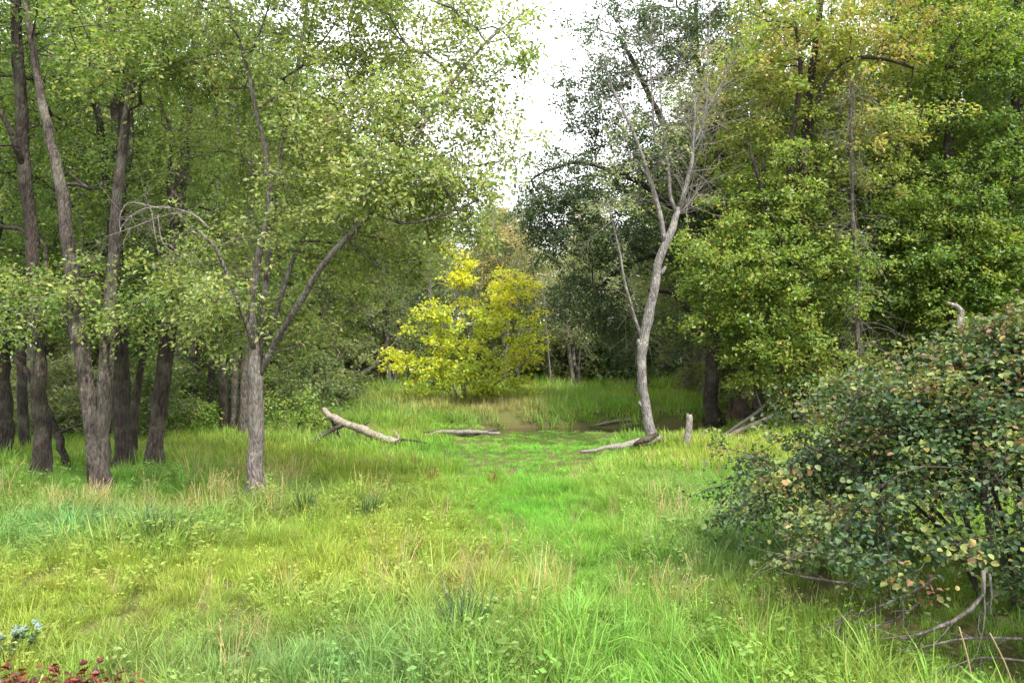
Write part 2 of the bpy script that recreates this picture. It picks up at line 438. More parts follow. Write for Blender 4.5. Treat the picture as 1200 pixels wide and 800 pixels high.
dyv = v[:, 1] - creek_y(v[:, 0]); mud_shade_w = sst(-2.5, -2.0, dyv) * (1 - sst(1.05, 1.25, dyv)) * sst(-1.6, .3, v[:, 0]) * (1 - sst(10, 13, v[:, 0]))
shrub_shade = 1 - sst(1.5, 2.2, np.hypot(v[:, 0] - 4.1, (v[:, 1] - 6.5) * 1.1)); mud_shade_w = np.maximum(mud_shade_w, .45 * shrub_shade)      # shade under the big shrub, painted into the soil as brown
b.add(v, None, q, np.repeat(mud_shade_w[:, None], 3, 1))
tag(b.build('ground', M['ground']), 'grassy soil of the clearing running back under the woods', 'ground', kind='structure')

m, t, o, N, L = nodes_of('creek_water'); M['water'] = m
p = N('ShaderNodeBsdfPrincipled'); p.inputs['Base Color'].default_value = (.035, .027, .016, 1); p.inputs['Roughness'].default_value = .06
tc = N('ShaderNodeTexCoord'); n1 = N('ShaderNodeTexNoise'); n1.inputs['Scale'].default_value = 6; bp = N('ShaderNodeBump')
bp.inputs['Strength'].default_value = .12; bp.inputs['Distance'].default_value = .02
L(tc.outputs['Object'], n1.inputs['Vector']); L(n1.outputs['Fac'], bp.inputs['Height']); L(bp.outputs['Normal'], p.inputs['Normal'])
L(p.outputs['BSDF'], o.inputs['Surface'])
b = Buf(); v, q = grid(np.linspace(-5, 13, 40), np.linspace(-2.6, 1.6, 8), lambda X, Y: X * 0 + WATER)
v[:, 1] += creek_y(v[:, 0]); b.add(v, None, q)
tag(b.build('creek_water', M['water']), 'narrow strip of still brown creek water under the far bank', 'water', kind='structure')

#@@TREES
# ------------------------------------------------------------------ palettes (weight, linear rgb), ordered dark to turned
LIT = [(3, (.080, .145, .030)), (5, (.125, .195, .040)), (5, (.18, .245, .056)), (3, (.26, .30, .080)), (1, (.33, .32, .09))]
SILV = [(3, (.115, .165, .042)), (5, (.165, .225, .058)), (5, (.225, .275, .078)), (4, (.30, .335, .11)), (1.5, (.40, .38, .15))]
MAPLE = [(3, (.075, .15, .026)), (5, (.13, .21, .034)), (6, (.195, .265, .044)), (4, (.27, .30, .052)), (1.5, (.36, .29, .06))]
GOLD = [(4, (.13, .21, .038)), (6, (.21, .275, .055)), (4, (.30, .32, .07)), (1.6, (.38, .32, .09)), (.8, (.38, .25, .10))]
OAK = [(5, (.046, .078, .034)), (6, (.070, .105, .044)), (4, (.10, .135, .056)), (1, (.16, .175, .07))]
YEL = [(3, (.25, .33, .035)), (5, (.43, .47, .04)), (6, (.61, .58, .045)), (2, (.66, .58, .055))]
PALE = [(4, (.12, .155, .066)), (5, (.165, .20, .085)), (4, (.22, .245, .115)), (1, (.27, .25, .12))]
MID = [(4, (.08, .135, .036)), (5, (.125, .175, .05)), (4, (.18, .22, .068)), (1, (.27, .26, .09))]
TURN = [(3, (.16, .195, .065)), (4, (.25, .245, .08)), (4, (.34, .27, .10)), (2, (.38, .24, .10))]

near = dict(radius=.44, twigs=6, per=23, size=.062, size_var=.5, kind='diamond', droop=.3, flat=.45)
px_tree('maple_tree', 'slender grey maple forking low, one long limb leaning toward the creek', 'tree',
  [[(300, 588, 20), (300, 540, 18), (300, 480, 19), (301, 440, 17), (298, 400, 12), (296, 360, 9), (303, 300, 8), (316, 240, 8), (312, 180, 6), (300, 130, 5), (287, 70, 4), (270, 10, 3), (262, -60, 2)],
   [(303, 440, 9), (316, 415, 8), (331, 385, 8, -.2), (354, 350, 8, -.4), (377, 312, 7.5, -.6), (404, 281, 7.5, -.7), (430, 255, 7, -.8), (452, 225, 5, -.8), (480, 175, 5, -.8), (520, 110, 4, -.6), (570, 50, 3, -.4), (620, 10, 2, -.2)],
   [(302, 425, 10), (309, 370, 9, .2), (314, 310, 7, .4), (322, 240, 6, .6), (335, 150, 5, .8), (352, 60, 4, .9), (365, -40, 3, .9)],
   [(312, 400, 8), (330, 345, 6, .3), (345, 300, 5, .5), (372, 250, 4, .8), (390, 225, 4, .9), (410, 160, 3, 1.0)],
   [(300, 415, 7), (285, 370, 6, -.3), (268, 325, 5, -.6), (252, 290, 4, -.8), (232, 270, 3, -1)],
   [(436, 250, 4, -.8), (470, 262, 4, -.9), (510, 255, 3, -1), (560, 235, 2, -1)],
   [(452, 225, 3, -.8), (500, 205, 2.2, -.6), (550, 196, 1.8, -.4), (600, 186, 1.3, -.3), (640, 176, .8, -.2)],
   [(500, 205, 2, -.6), (545, 207, 1.5, -.6), (590, 216, 1.1, -.6), (622, 214, .8, -.6)]],
  [(300, 130, 90, 100, 1.2, 1.2, 48, .45), (235, 330, 58, 64, -.4, .9, 15, .6), (525, 245, 45, 34, -.6, .6, 11, .6), (300, 330, 60, 60, 1.2, .9, 16, .5), (400, 160, 95, 100, .2, 1.3, 54, .6), (490, 155, 80, 85, -.5, .9, 40, .68), (455, 215, 50, 40, -1.3, .5, 16, .6), (345, 240, 60, 50, -.2, .6, 10, .6),
   (575, 60, 55, 60, -.3, .6, 16, .5), (585, 150, 40, 50, -.5, .5, 7, .55), (430, 295, 80, 50, .4, 1, 26, .55), (330, 385, 50, 24, .4, .8, 9, .5), (515, 225, 60, 28, -.9, .5, 10, .6),
   (320, 10, 130, 60, .3, 1.4, 48, .5), (470, 20, 100, 60, 0, 1.2, 38, .6), (330, -110, 170, 90, .3, 1.6, 50, .5)],
  SILV, M['bark_grey'], 11, dens=1.4, **near)

px_tree('maple_tree', 'twin-stemmed pale maple, one dark stem leaning away, beside the orange dry grass', 'tree',
  [[(117, 577, 21), (119, 530, 19), (121, 480, 18), (125, 430, 17), (128, 380, 15), (133, 300, 13, .2), (138, 220, 12, .3), (150, 130, 10, .4), (158, 60, 8, .5), (165, -40, 6, .5)],
   [(112, 560, 17), (108, 510, 18), (101, 450, 18), (92, 390, 18), (86, 330, 16, .1), (80, 280, 15, .2), (70, 215, 13, .4), (56, 150, 11, .5), (44, 90, 9, .7), (30, 0, 7, .8)],
   [(99, 440, 8, .1), (86, 400, 7, .3), (72, 360, 6, .6), (60, 330, 4, .8)]],
  [(60, 360, 75, 36, -.6, 1.0, 12, .6), (155, 345, 70, 50, -.6, 1.0, 15, .66), (95, 320, 90, 50, 1.6, 1.0, 30, .45), (60, 220, 80, 80, 2.0, 1.2, 34, .4), (150, 210, 80, 70, 2.0, 1.2, 28, .42),
   (160, 60, 85, 55, -.6, 1.0, 44, .62), (60, 90, 80, 70, 1.6, 1.3, 26, .4), (90, -60, 150, 80, .4, 1.6, 44, .5)],
  LIT, M['bark'], 12, **near)

px_tree('maple_tree', 'straight dark maple rising just behind the pale twin-stemmed one', 'tree',
  [[(146, 552, 20), (144, 500, 19), (141, 440, 19), (137, 370, 19), (134, 300, 18), (138, 240, 17), (146, 180, 18), (150, 110, 15), (154, 60, 12), (158, -40, 9)],
   [(135, 300, 12), (127, 230, 10, .1), (120, 170, 9, .2), (108, 100, 8, .3), (92, 40, 7, .4), (80, -30, 6, .5)],
   [(137, 290, 13), (140, 220, 12, .6), (136, 140, 11, .9), (133, 60, 9, 1.1), (130, -40, 7, 1.2)]],
  [(120, 280, 90, 70, 1.8, 1.2, 26, .35), (110, 120, 100, 90, 2.0, 1.5, 42, .38), (190, 150, 60, 80, 1.5, 1.2, 22, .45), (130, -60, 150, 80, .8, 1.8, 46, .4), (130, 400, 60, 30, 1.2, .8, 10, .4)],
  LIT, M['bark_dark'], 13, **near)

px_tree('maple_tree', 'dark-trunked maple bending upright beside the twin-stemmed pair, dead limb propped on it', 'tree',
  [[(50, 562, 21), (49, 520, 19), (47, 460, 17), (43, 390, 16), (40, 330, 15), (36, 260, 14), (28, 190, 14), (24, 110, 13), (20, 40, 12), (17, -40, 10)],
   [(30, 200, 8), (18, 170, 7, -.2), (4, 135, 6, -.4), (-20, 100, 5, -.5)]],
  [(15, 350, 60, 40, -.7, 1.0, 11, .7), (25, 300, 70, 60, 1.4, 1.2, 22, .5), (10, 190, 70, 60, 1.6, 1.2, 20, .4), (40, 80, 70, 60, .8, 1.3, 20, .45), (-40, 60, 70, 90, .2, 1.5, 26, .45), (10, -70, 120, 80, .4, 1.6, 34, .45), (-90, 250, 60, 120, 0, 1.6, 30, .5)],
  LIT, M['bark_dark'], 14, **near)

px_tree('maple_tree', 'thick dark maple trunk standing in the shade past the twin stems', 'tree',
  [[(4, 540, 21), (4, 490, 19), (2, 430, 18), (0, 360, 17), (-4, 270, 16), (-8, 170, 15), (-12, 60, 13), (-14, -60, 10)],
   [(29, 535, 12, 1.2), (27, 480, 11, 1.2), (25, 400, 11, 1.3), (30, 300, 12, 1.4), (36, 180, 10, 1.5), (40, 40, 8, 1.6)]],
  [(-30, 330, 80, 60, 0, 1.4, 24, .4), (10, 230, 90, 70, .6, 1.5, 28, .35), (-30, 90, 110, 100, .6, 2.0, 44, .35), (60, 20, 70, 60, 1.2, 1.5, 26, .35), (0, -80, 150, 70, 0, 2, 40, .4)],
  LIT, M['bark_dark'], 15, **near)

px_tree('maple_tree', 'maple leaning over to the creek side between the twin stems and the forked maple', 'tree',
  [[(178, 555, 20), (182, 520, 18), (188, 470, 18), (194, 420, 18), (199, 370, 17), (203, 310, 16), (208, 250, 15), (214, 190, 13), (219, 140, 11), (227, 70, 9), (236, -20, 7)],
   [(205, 260, 7), (198, 215, 6, .2), (200, 170, 5, .3), (188, 130, 4, .4), (185, 95, 3, .5)],
   [(213, 190, 6), (200, 150, 5, -.2), (186, 110, 4, -.3), (178, 60, 3, -.3)]],
  [(245, 365, 40, 34, -.2, .8, 11, .6), (240, 240, 60, 70, .8, 1.1, 28, .5), (230, 110, 80, 80, 1.0, 1.3, 38, .45), (180, 300, 50, 50, .8, 1, 16, .4), (235, -50, 110, 80, .3, 1.5, 36, .5), (190, 20, 60, 60, .8, 1.2, 22, .45)],
  LIT, M['bark_dark'], 16, **near)

px_tree('maple_sapling', 'thin dark sapling tucked behind the twin-stemmed maple', 'tree',
  [[(156, 546, 9), (158, 500, 8), (162, 450, 8), (172, 390, 7), (185, 330, 6), (192, 280, 5)]],
  [(175, 360, 45, 45, .3, .8, 14, .45), (190, 290, 40, 40, .3, .8, 12, .45)], LIT, M['bark_dark'], 17, **near)

# clump of thin trunks in the shade behind the forked maple
mid = dict(radius=.6, twigs=6, per=12, size=.10, kind='trident', droop=.25, flat=.4)
for i, (x, y, wd, lean, sd, lab) in enumerate([
    (228, 506, 12, -4, 21, 'dark slim maple at the outer edge of the trunk clump in the shade'),
    (243, 505, 9, 16, 22, 'thin dark maple leaning within the trunk clump in the shade'),
    (264, 515, 12, -6, 23, 'dark maple in the middle of the trunk clump in the shade'),
    (275, 517, 9, 2, 24, 'pale straight maple trunk in the clump in the shade'),
    (284, 520, 11, 8, 25, 'pale leaning maple in the clump, closest to the forked maple')]):
    px_tree('maple_tree', lab, 'tree',
      [[(x, y, wd), (x + lean * .3, y - 60, wd * .9), (x + lean * .8, y - 130, wd * .8), (x + lean * 1.2, y - 230, wd * .65), (x + lean * 1.6, y - 340, wd * .5), (x + lean * 1.8, y - 430, wd * .4)]],
      [(x + lean, 330, 55, 50, .5, 1.4, 16, .4), (x + lean * 1.4, 210, 70, 80, .6, 1.8, 24, .42), (x + lean * 1.8, 90, 70, 70, .4, 1.8, 22, .45)],
      LIT, M['bark'] if i > 2 else M['bark_dark'], sd, **mid)

# ---- right side: oak, maples
px_tree('oak_tree', 'dark grey-green oak with a dense broad crown behind the bare leaning tree', 'tree',
  [[(834, 500, 19), (834, 460, 16), (835, 410, 15), (834, 360, 15), (831, 310, 15), (828, 290, 15)],
   [(828, 295, 12), (818, 272, 11), (802, 255, 9, -.3), (780, 235, 8, -.8), (750, 215, 6, -1.2), (715, 200, 5, -1.6), (680, 190, 4, -1.8), (640, 200, 3, -1.8)],
   [(829, 292, 13), (843, 268, 12), (850, 235, 11, .2), (846, 190, 9, .3), (830, 130, 8, .3), (818, 70, 6, .2), (815, 10, 5)],
   [(826, 285, 9), (812, 262, 9), (812, 225, 8, -.3), (790, 170, 7, -.5), (760, 110, 6, -.6), (735, 60, 5, -.7)],
   [(833, 340, 8), (800, 310, 7, .4), (770, 300, 6, .8), (735, 310, 5, .8), (705, 335, 4, .6)],
   [(834, 400, 7), (812, 370, 6, .6), (790, 345, 5, 1), (760, 340, 4, 1.2)]],
  [(760, 60, 85, 55, -.6, 2.2, 60, .4), (700, 110, 45, 50, -1.0, 1.5, 26, .35), (800, 30, 70, 45, 0, 2, 34, .45), (730, 180, 70, 60, -.8, 2.0, 62, .4), (660, 230, 55, 45, -1.4, 1.6, 36, .35),
   (630, 255, 28, 35, -1.5, 1.0, 11, .35), (700, 280, 75, 40, -.8, 1.8, 54, .35), (790, 230, 70, 70, .6, 1.8, 44, .35), (730, 375, 26, 65, .4, 1.0, 14, .3), (690, 350, 50, 26, 0, 1.2, 18, .3),
   (770, 400, 55, 45, 1.2, 1.4, 11, .35), (850, 120, 50, 80, .8, 1.6, 30, .4), (780, -60, 130, 60, -.3, 2.4, 56, .4), (860, 330, 40, 50, 1.2, 1.2, 6, .4)],
  OAK, M['bark_dark'], 31, radius=.62, twigs=7, per=15, size=.105, kind='diamond', droop=.2, flat=.55, dens=1.6)

rmap = dict(radius=.68, twigs=6, per=21, size=.098, kind='diamond', droop=.3, flat=.2, tier=.55, size_var=.5)
px_tree('maple_tree', 'tall maple with yellow-orange crown top and thick dark trunk', 'tree',
  [[(938, 505, 20), (938, 460, 18), (939, 400, 17), (939, 340, 17), (937, 280, 15), (940, 220, 13), (943, 160, 11), (950, 90, 9), (960, 20, 7), (965, -60, 5)],
   [(939, 260, 8), (925, 190, 7, -.3), (935, 120, 6, -.5), (938, 70, 5, -.6), (930, 20, 4, -.6)],
   [(942, 180, 7), (958, 120, 6, -.3), (975, 85, 5, -.5), (1000, 68, 5, -.7), (1040, 70, 4, -.9), (1070, 80, 3, -1)],
   [(938, 330, 7), (915, 280, 6, -.4), (895, 230, 5, -.7), (880, 180, 4, -.9)]],
  [(930, 60, 75, 60, .3, 2.0, 54, .74), (1010, 60, 70, 50, .2, 1.8, 40, .8), (880, 110, 50, 60, -.5, 1.6, 32, .66), (920, 190, 85, 60, .3, 1.8, 46, .5), (1020, 150, 60, 60, -.4, 1.7, 30, .62), (960, -50, 130, 50, -.4, 2.2, 40, .75)],
  GOLD, M['bark_dark'], 32, dens=1.45, **rmap)
px_tree('maple_tree', 'green maple with low layered yellow-green boughs beside the stump and fallen sticks', 'tree',
  [[(893, 505, 10), (888, 460, 9), (884, 420, 8), (886, 360, 7), (890, 300, 6), (893, 240, 5), (895, 190, 4)]],
  [(860, 300, 55, 40, -1.0, 1.4, 42, .58), (900, 370, 60, 45, -1.0, 1.2, 46, .55), (960, 320, 60, 60, -.8, 1.4, 46, .5), (850, 360, 40, 35, -.6, 1, 20, .45), (935, 435, 55, 28, -1.2, 1.0, 24, .62), (885, 415, 45, 22, -.6, .9, 8, .5), (900, 250, 55, 50, -.6, 1.3, 34, .5)],
  MAPLE, M['bark_dark'], 33, dens=1.45, **rmap)
px_tree('maple_tree', 'dark slender maple behind the thin dead pole', 'tree',
  [[(1058, 498, 12), (1058, 450, 11), (1058, 390, 11), (1061, 340, 10), (1058, 270, 9), (1052, 180, 8), (1048, 90, 6), (1045, 0, 4)],
   [(1060, 350, 5), (1072, 325, 4, -.2), (1095, 300, 4, -.4), (1120, 280, 3, -.5)]],
  [(1040, 260, 60, 60, -.8, 1.4, 48, .42), (1050, 350, 60, 40, -1.2, 1.2, 38, .4), (1040, 190, 60, 50, -.5, 1.4, 30, .5), (1020, 410, 60, 25, -1.0, 1, 24, .5), (1060, 60, 60, 60, .4, 1.6, 26, .5)],
  MAPLE, M['bark_dark'], 34, dens=1.45, **rmap)
px_tree('maple_tree', 'tall green maple whose straight trunk crosses a gap of sky', 'tree',
  [[(1115, 500, 16), (1115, 440, 15), (1114, 360, 14), (1112, 280, 13), (1112, 200, 12), (1113, 130, 10), (1115, 50, 8), (1117, -50, 5)],
   [(1113, 260, 6), (1140, 225, 5, -.3), (1170, 200, 4, -.5), (1200, 185, 3, -.6)],
   [(1113, 130, 5), (1085, 95, 4, -.3), (1062, 75, 3, -.4)]],
  [(1120, 60, 75, 50, -.8, 1.8, 50, .5), (1080, 100, 40, 25, -.6, 1.2, 12, .55), (1120, 250, 75, 40, -1.0, 1.4, 50, .35), (1150, 330, 80, 45, -1.2, 1.4, 56, .4), (1100, 300, 60, 40, -.6, 1.3, 30, .35), (1120, -40, 120, 50, -.3, 2.2, 50, .5)],
  MAPLE, M['bark_dark'], 35, dens=1.45, **rmap)
px_tree('maple_tree', 'dense deep-green maple rising behind the berry-coloured shrub', 'tree',
  [[(1185, 500, 17), (1187, 420, 16), (1185, 330, 14), (1188, 230, 12), (1190, 120, 9), (1192, 0, 6)],
   [(1187, 300, 7), (1160, 250, 6, -.4), (1140, 215, 5, -.6)]],
  [(1180, 120, 60, 70, -.5, 1.6, 46, .3), (1190, 220, 70, 50, -.8, 1.6, 50, .3), (1190, 320, 70, 50, -1.0, 1.5, 46, .35), (1180, 20, 60, 50, 0, 1.6, 30, .35), (1250, 180, 60, 150, 0, 1.8, 50, .3), (1190, -60, 110, 50, 0, 2, 30, .3), (1230, 380, 70, 40, -.5, 1.4, 26, .35)],
  MAPLE, M['bark_dark'], 36, dens=1.45, **rmap)
px_tree('maple_sapling', 'young maple with a bent dark stem over the rotten stump', 'tree',
  [[(905, 500, 9), (895, 470, 8), (884, 440, 7), (880, 400, 6), (884, 350, 5)]],
  [(880, 400, 45, 40, .6, .9, 20, .45), (870, 340, 50, 40, .8, 1.1, 22, .45)], MAPLE, M['bark_dark'], 37, dens=1.45, **rmap)

# ---- bare leaning tree in the middle, with thin dead tops
rngs = np.random.default_rng(5)
snag_rows = [[(767, 524, 20), (763, 508, 17), (757, 480, 16), (752, 445, 16), (753, 405, 16), (760, 375, 17), (766, 345, 15), (771, 310, 14), (780, 285, 14), (788, 268, 13), (792, 255, 11), (795, 243, 9)],
  [(779, 288, 9), (776, 262, 8.5), (769, 235, 8), (760, 205, 7.5), (752, 180, 6), (740, 150, 5), (726, 122, 4), (718, 105, 3), (708, 70, 2), (702, 40, 1.3)],
  [(793, 252, 8), (786, 232, 6.5), (784, 210, 6), (783, 190, 5), (780, 165, 3.5), (775, 130, 2.5), (772, 90, 1.8), (768, 50, 1.2)],
  [(795, 246, 8), (801, 230, 7), (806, 210, 7), (811, 190, 6.5), (813, 160, 5), (814, 130, 4), (814, 115, 3)],
  [(812, 172, 4), (822, 150, 3), (830, 125, 2.5), (842, 105, 2), (852, 85, 1.2)],
  [(813, 160, 3), (806, 148, 3), (800, 140, 2.5), (793, 137, 2)],
  [(767, 172, 4, .2), (766, 140, 3.5, .2), (764, 110, 3, .2), (762, 70, 2, .2), (764, 20, 1.2, .2)],
  [(812, 180, 3, .1), (822, 160, 3, .2), (828, 120, 2.5, .3), (830, 70, 2, .4), (832, 10, 1.2, .4)],
  [(796, 250, 4), (806, 240, 4), (816, 226, 2.5)],
  [(752, 398, 7), (745, 378, 6), (737, 350, 5, -.2), (730, 322, 4.5, -.3), (727, 300, 4, -.4), (720, 270, 3, -.5), (712, 235, 2, -.5)]]
snag_rows = [[(q[0], q[1], q[2] * .70, *q[3:]) for q in r_] for r_ in snag_rows]
snag_rows.append([(755, 402, 9), (750, 401, 8), (746, 400, 5)]); snag_rows.append([(755, 478, 7), (751, 474, 5), (749, 470, 3)]); snag_rows.append([(772, 322, 7), (777, 318, 5), (780, 312, 2)])
sb = [(745, 200, 40, 60, 0, .6, 14, .5), (715, 235, 18, 22, -.5, .4, 7, .5), (778, 175, 22, 22, 0, .4, 5, .6), (765, 150, 22, 40, .1, .5, 5, .6), (725, 300, 14, 40, -.4, .3, 3, .5), (800, 90, 30, 50, 0, .5, 4, .5)]
snag = px_tree('bare_tree', 'pale bare tree with an S-bent trunk and dead forked tops at the creek', 'tree', snag_rows, sb,
  PALE, M['bark_pale'], 41, radius=.35, twigs=5, per=8, size=.085, kind='diamond', tipr=.004, limb_names={10: 'knot', 11: 'knot', 12: 'knot'})
d_snag = float(snag.location.y)

def twigs_on(root, guides, n, rng, lo=.3, Lr=(.4, 1.3), r0=.008, name='dead_twig', mat='twig_grey', up=.4, n2=3, droop=0.):
    """fine bare twigs springing from given polylines, one joined part"""
    b = Buf(); base = np.array(root.location)
    for k in range(n):
        g = guides[rng.integers(len(guides))]; i = rng.integers(int(len(g) * lo), len(g))
        a = g[i, :3]; L_ = rng.uniform(*Lr); d = unit(rng.normal(size=3) + np.array((0, 0, up)))
        def run(a, d, L_, r):
            t = np.linspace(0, 1, 6)[:, None]; c = rng.normal(size=3) * .25 * L_
            p = a + d * L_ * t + c * t * t; p[:, 2] -= (droop * L_ * t * t)[:, 0]
            b.tube(p, np.linspace(r, r * .3, 6), 4, cap=False); return p
        p = run(a, d, L_, min(r0, g[i, 3] * .7))
        for _ in range(n2):
            run(p[rng.integers(1, 5)], unit(d + rng.normal(size=3) * .6), L_ * rng.uniform(.3, .6), r0 * .5)
    return tag(b.build(name, M[mat], root, origin=base), kind='stuff')
sg = [spline(gpx(r, d_snag), .2) for r in snag_rows]
twigs_on(snag, sg[1:9], 190, rngs, .15, (.5, 1.7), .008, up=.9)
twigs_on(snag, [sg[9]], 12, rngs, .1, (.4, 1.2), .008, up=-.2, droop=.3)

# thin dead pole
pole_rows = [[(1008, 500, 6), (1009, 440, 5.5), (1004, 380, 5.5), (1005, 320, 5), (999, 260, 4.5), (999, 200, 4), (997, 140, 3.5), (999, 90, 2)]]
pole = px_tree('dead_pole_tree', 'thin dead grey pole tree with drooping bare twigs among the maples', 'tree', pole_rows, [], PALE, M['bark'], 42, d=21.3)
pg = [spline(gpx(r, 21.3), .2) for r in pole_rows]
twigs_on(pole, pg, 150, rngs, .2, (.4, 1.4), .006, up=-.1, n2=4, droop=.5)

# ---- yellow shrub tree on the far bank
d, base = planted([(545, 476)])
sh = lambda rows: gpx(rows, d)
make_tree('yellow_shrub', 'bright yellow many-stemmed shrub tree on the far creek bank', 'shrub', base,
  [[(base[0], base[1], base[2] - .1, .05)] + sh([(545, 450, 3), (548, 410, 2.5), (556, 370, 2), (558, 330, 1.2)]),
   sh([(540, 476, 3), (525, 440, 2.5), (505, 410, 2), (490, 380, 1.3)]), sh([(550, 476, 3), (570, 440, 2.5), (595, 400, 2), (610, 360, 1.3)]),
   sh([(548, 474, 3), (580, 450, 2.5), (610, 430, 2), (625, 410, 1.2)]), sh([(538, 474, 3), (520, 455, 2), (495, 445, 1.5), (470, 440, 1)]),
   sh([(545, 474, 3), (538, 430, 2.5), (533, 390, 2), (538, 340, 1.2)])],
  bpx([(555, 385, 60, 40, 0, 2.0, 46, .34), (540, 325, 13, 26, 0, .6, 14, .8), (600, 350, 32, 28, 0, 1.4, 26, .7), (610, 400, 28, 30, 0, 1.4, 18, .5), (505, 385, 30, 35, 0, 1.4, 20, .3),
       (500, 435, 45, 20, -.5, 1.3, 26, .35), (560, 440, 45, 25, -.8, 1.5, 24, .25), (590, 455, 40, 14, -.8, 1.0, 12, .4), (470, 425, 20, 14, 0, .8, 8, .5)], d),
  YEL, M['bark_far'], 43, radius=.5, twigs=6, per=14, size=.125, size_var=.5, droop=.15, flat=.3, limb_names={k: 'stem' for k in range(6)})

# ---- low green thicket behind the forked maple and by the log
for i, (x, y, hw, hh, sd, lab) in enumerate([(345, 522, 46, 30, 51, 'low dark green thicket between the forked maple and the fallen log'),
                                             (215, 512, 40, 22, 52, 'low dark thicket at the foot of the trunk clump in the shade'),
                                             (372, 462, 34, 60, 53, 'pale green leaning bush behind the fallen log')]):
    d, base = planted([(x, y)], 21.0 if i < 2 else 25.0)
    g = [[(base[0], base[1], base[2] - .1, .025), (*(base + (.1, 0, .4)), .02), (*(base + (.2, .1, .9)), .012)], [(base[0] + .1, base[1], base[2] - .1, .02), (*(base + (-.3, .1, .5)), .012)]]
    make_tree('thicket_bush', lab, 'bush', base, g, [(base + (0, 0, hh / F * d * .9), (hw / F * d, 1.0, hh / F * d), 46, .4)], MID if i == 2 else MAPLE, M['bark_dark'], sd,
              radius=.32, twigs=5, per=10, size=.09, limb_names={0: 'stem', 1: 'stem'})

#@@FAR
# trunks one can pick out at the edge of the far woods
farf = dict(radius=.8, twigs=6, per=12, size=.15, droop=.3, flat=.4, step=.6)
for i, (rows, bl, lab, pal) in enumerate([
    ([[(457, 467, 8), (455, 440, 7), (453, 410, 7), (452, 370, 6), (450, 320, 5), (455, 270, 4)], [(463, 467, 7, .3), (463, 440, 6, .3), (465, 400, 5, .3), (472, 350, 4, .3), (480, 300, 3, .3)]],
     [(450, 360, 45, 35, .5, 2, 30, .4), (465, 300, 50, 45, 0, 2.5, 40, .5), (440, 270, 40, 35, 0, 2, 24, .5)], 'twin-trunked dark tree at the wood edge next to the yellow shrub', MID),
    ([[(398, 466, 7), (397, 440, 6), (398, 410, 6), (396, 360, 5), (400, 300, 4)]], [(390, 380, 35, 35, .5, 2, 24, .5), (400, 310, 45, 50, .4, 2.4, 36, .5)], 'dark straight tree at the wood edge with the slanting trunk before it', MID),
    ([[(403, 466, 7), (412, 452, 7), (425, 438, 7), (437, 429, 6), (452, 412, 4), (470, 395, 3)], [(412, 466, 5, .2), (420, 450, 5, .2), (432, 434, 4, .1)]], [(470, 385, 35, 22, 0, 1.5, 20, .5)], 'slanting grey trunk propped at the edge of the far woods', PALE),
    ([[(670, 458, 6), (671, 440, 5), (668, 420, 5), (664, 380, 4), (660, 330, 3)], [(679, 458, 6, .3), (678, 438, 5, .3), (672, 420, 4, .3), (676, 380, 3, .3)]], [(665, 370, 40, 35, .5, 2, 30, .5), (670, 320, 45, 35, 0, 2.4, 34, .6), (640, 390, 30, 25, .4, 1.6, 14, .5)], 'pair of grey trunks leaning together beyond the water bend', PALE),
    ([[(608, 455, 5), (607, 430, 4), (606, 390, 4), (604, 340, 3)]], [(605, 330, 45, 35, .5, 2, 30, .6), (600, 290, 40, 25, .5, 2, 20, .7)], 'slim tree turning yellow right behind the yellow shrub', TURN)]):
    px_tree('forest_tree', lab, 'tree', rows, bl, pal, M['bark_far'], 600 + i, d=46.0 if i != 4 else 50.0, **farf)
# ------------------------------------------------------------------ woods beyond: a few kinds, each with trunk and crown, copied
def proto_tree(name, H, seed, pal, kind):
    r = np.random.default_rng(seed); lean = r.normal(0, .04 * H, 2)
    tr = [(0, 0, -.3, .018 * H), (lean[0] * .2, lean[1] * .2, H * .25, .0145 * H), (lean[0] * .6, lean[1] * .5, H * .55, .010 * H), (lean[0], lean[1], H * .92, .003 * H)]
    gs = [tr]; bl = []
    for k in range(5):
        a = r.uniform(0, 6.28); z0 = H * r.uniform(.25, .6); R_ = H * r.uniform(.12, .24); f = z0 / H
        x0, y0 = lean[0] * f, lean[1] * f
        e = (x0 + R_ * math.cos(a), y0 + R_ * math.sin(a), z0 + H * r.uniform(.12, .25))
        gs.append([(x0, y0, z0, .006 * H), ((x0 + e[0]) / 2, (y0 + e[1]) / 2, z0 + (e[2] - z0) * .35, .0045 * H), (*e, .0015 * H)])
        bl.append((e, (H * .11, H * .11, H * .08), 16, r.uniform(.2, .8)))
    wd, lo = {'round': (.2, .3), 'slim': (.12, .22), 'feather': (.17, .2)}[kind]
    for z in np.linspace(lo, .95, 6):
        ww = wd * H * (1 - .75 * max(0, z - .5) / .5) * r.uniform(.8, 1.15)
        bl.append(((lean[0] * z, lean[1] * z, z * H), (ww, ww, H * .09), 20, r.uniform(.2, .8)))
    o = make_tree(name, 'tmp', 'tree', (0, 0, 0), gs, bl, pal, M['bark_far'], seed, radius=.055 * H, twigs=6, per=11,
                  size=(.13 if kind != 'feather' else .15), kind='diamond' if kind != 'feather' else 'long', droop=.2 if kind != 'feather' else .6, flat=.5, tipr=.008, step=.7)
    return o
KINDS = {}
for k, (pal, kind, sd) in {'green': (MID, 'round', 61), 'deep': (MAPLE, 'round', 62), 'pale': (PALE, 'feather', 63), 'turning': (TURN, 'round', 64), 'slim': (PALE, 'slim', 65)}.items():
    KINDS[k] = [proto_tree('forest_tree', 13.0, sd * 10 + j, pal, kind) for j in range(2)]
LOOK = {'green': 'leafy mid-green tree', 'deep': 'dense dark-green tree', 'pale': 'pale feathery tree', 'turning': 'tree turning orange-yellow', 'slim': 'slim pale narrow-crowned tree', 'brush': 'low leafy brush'}
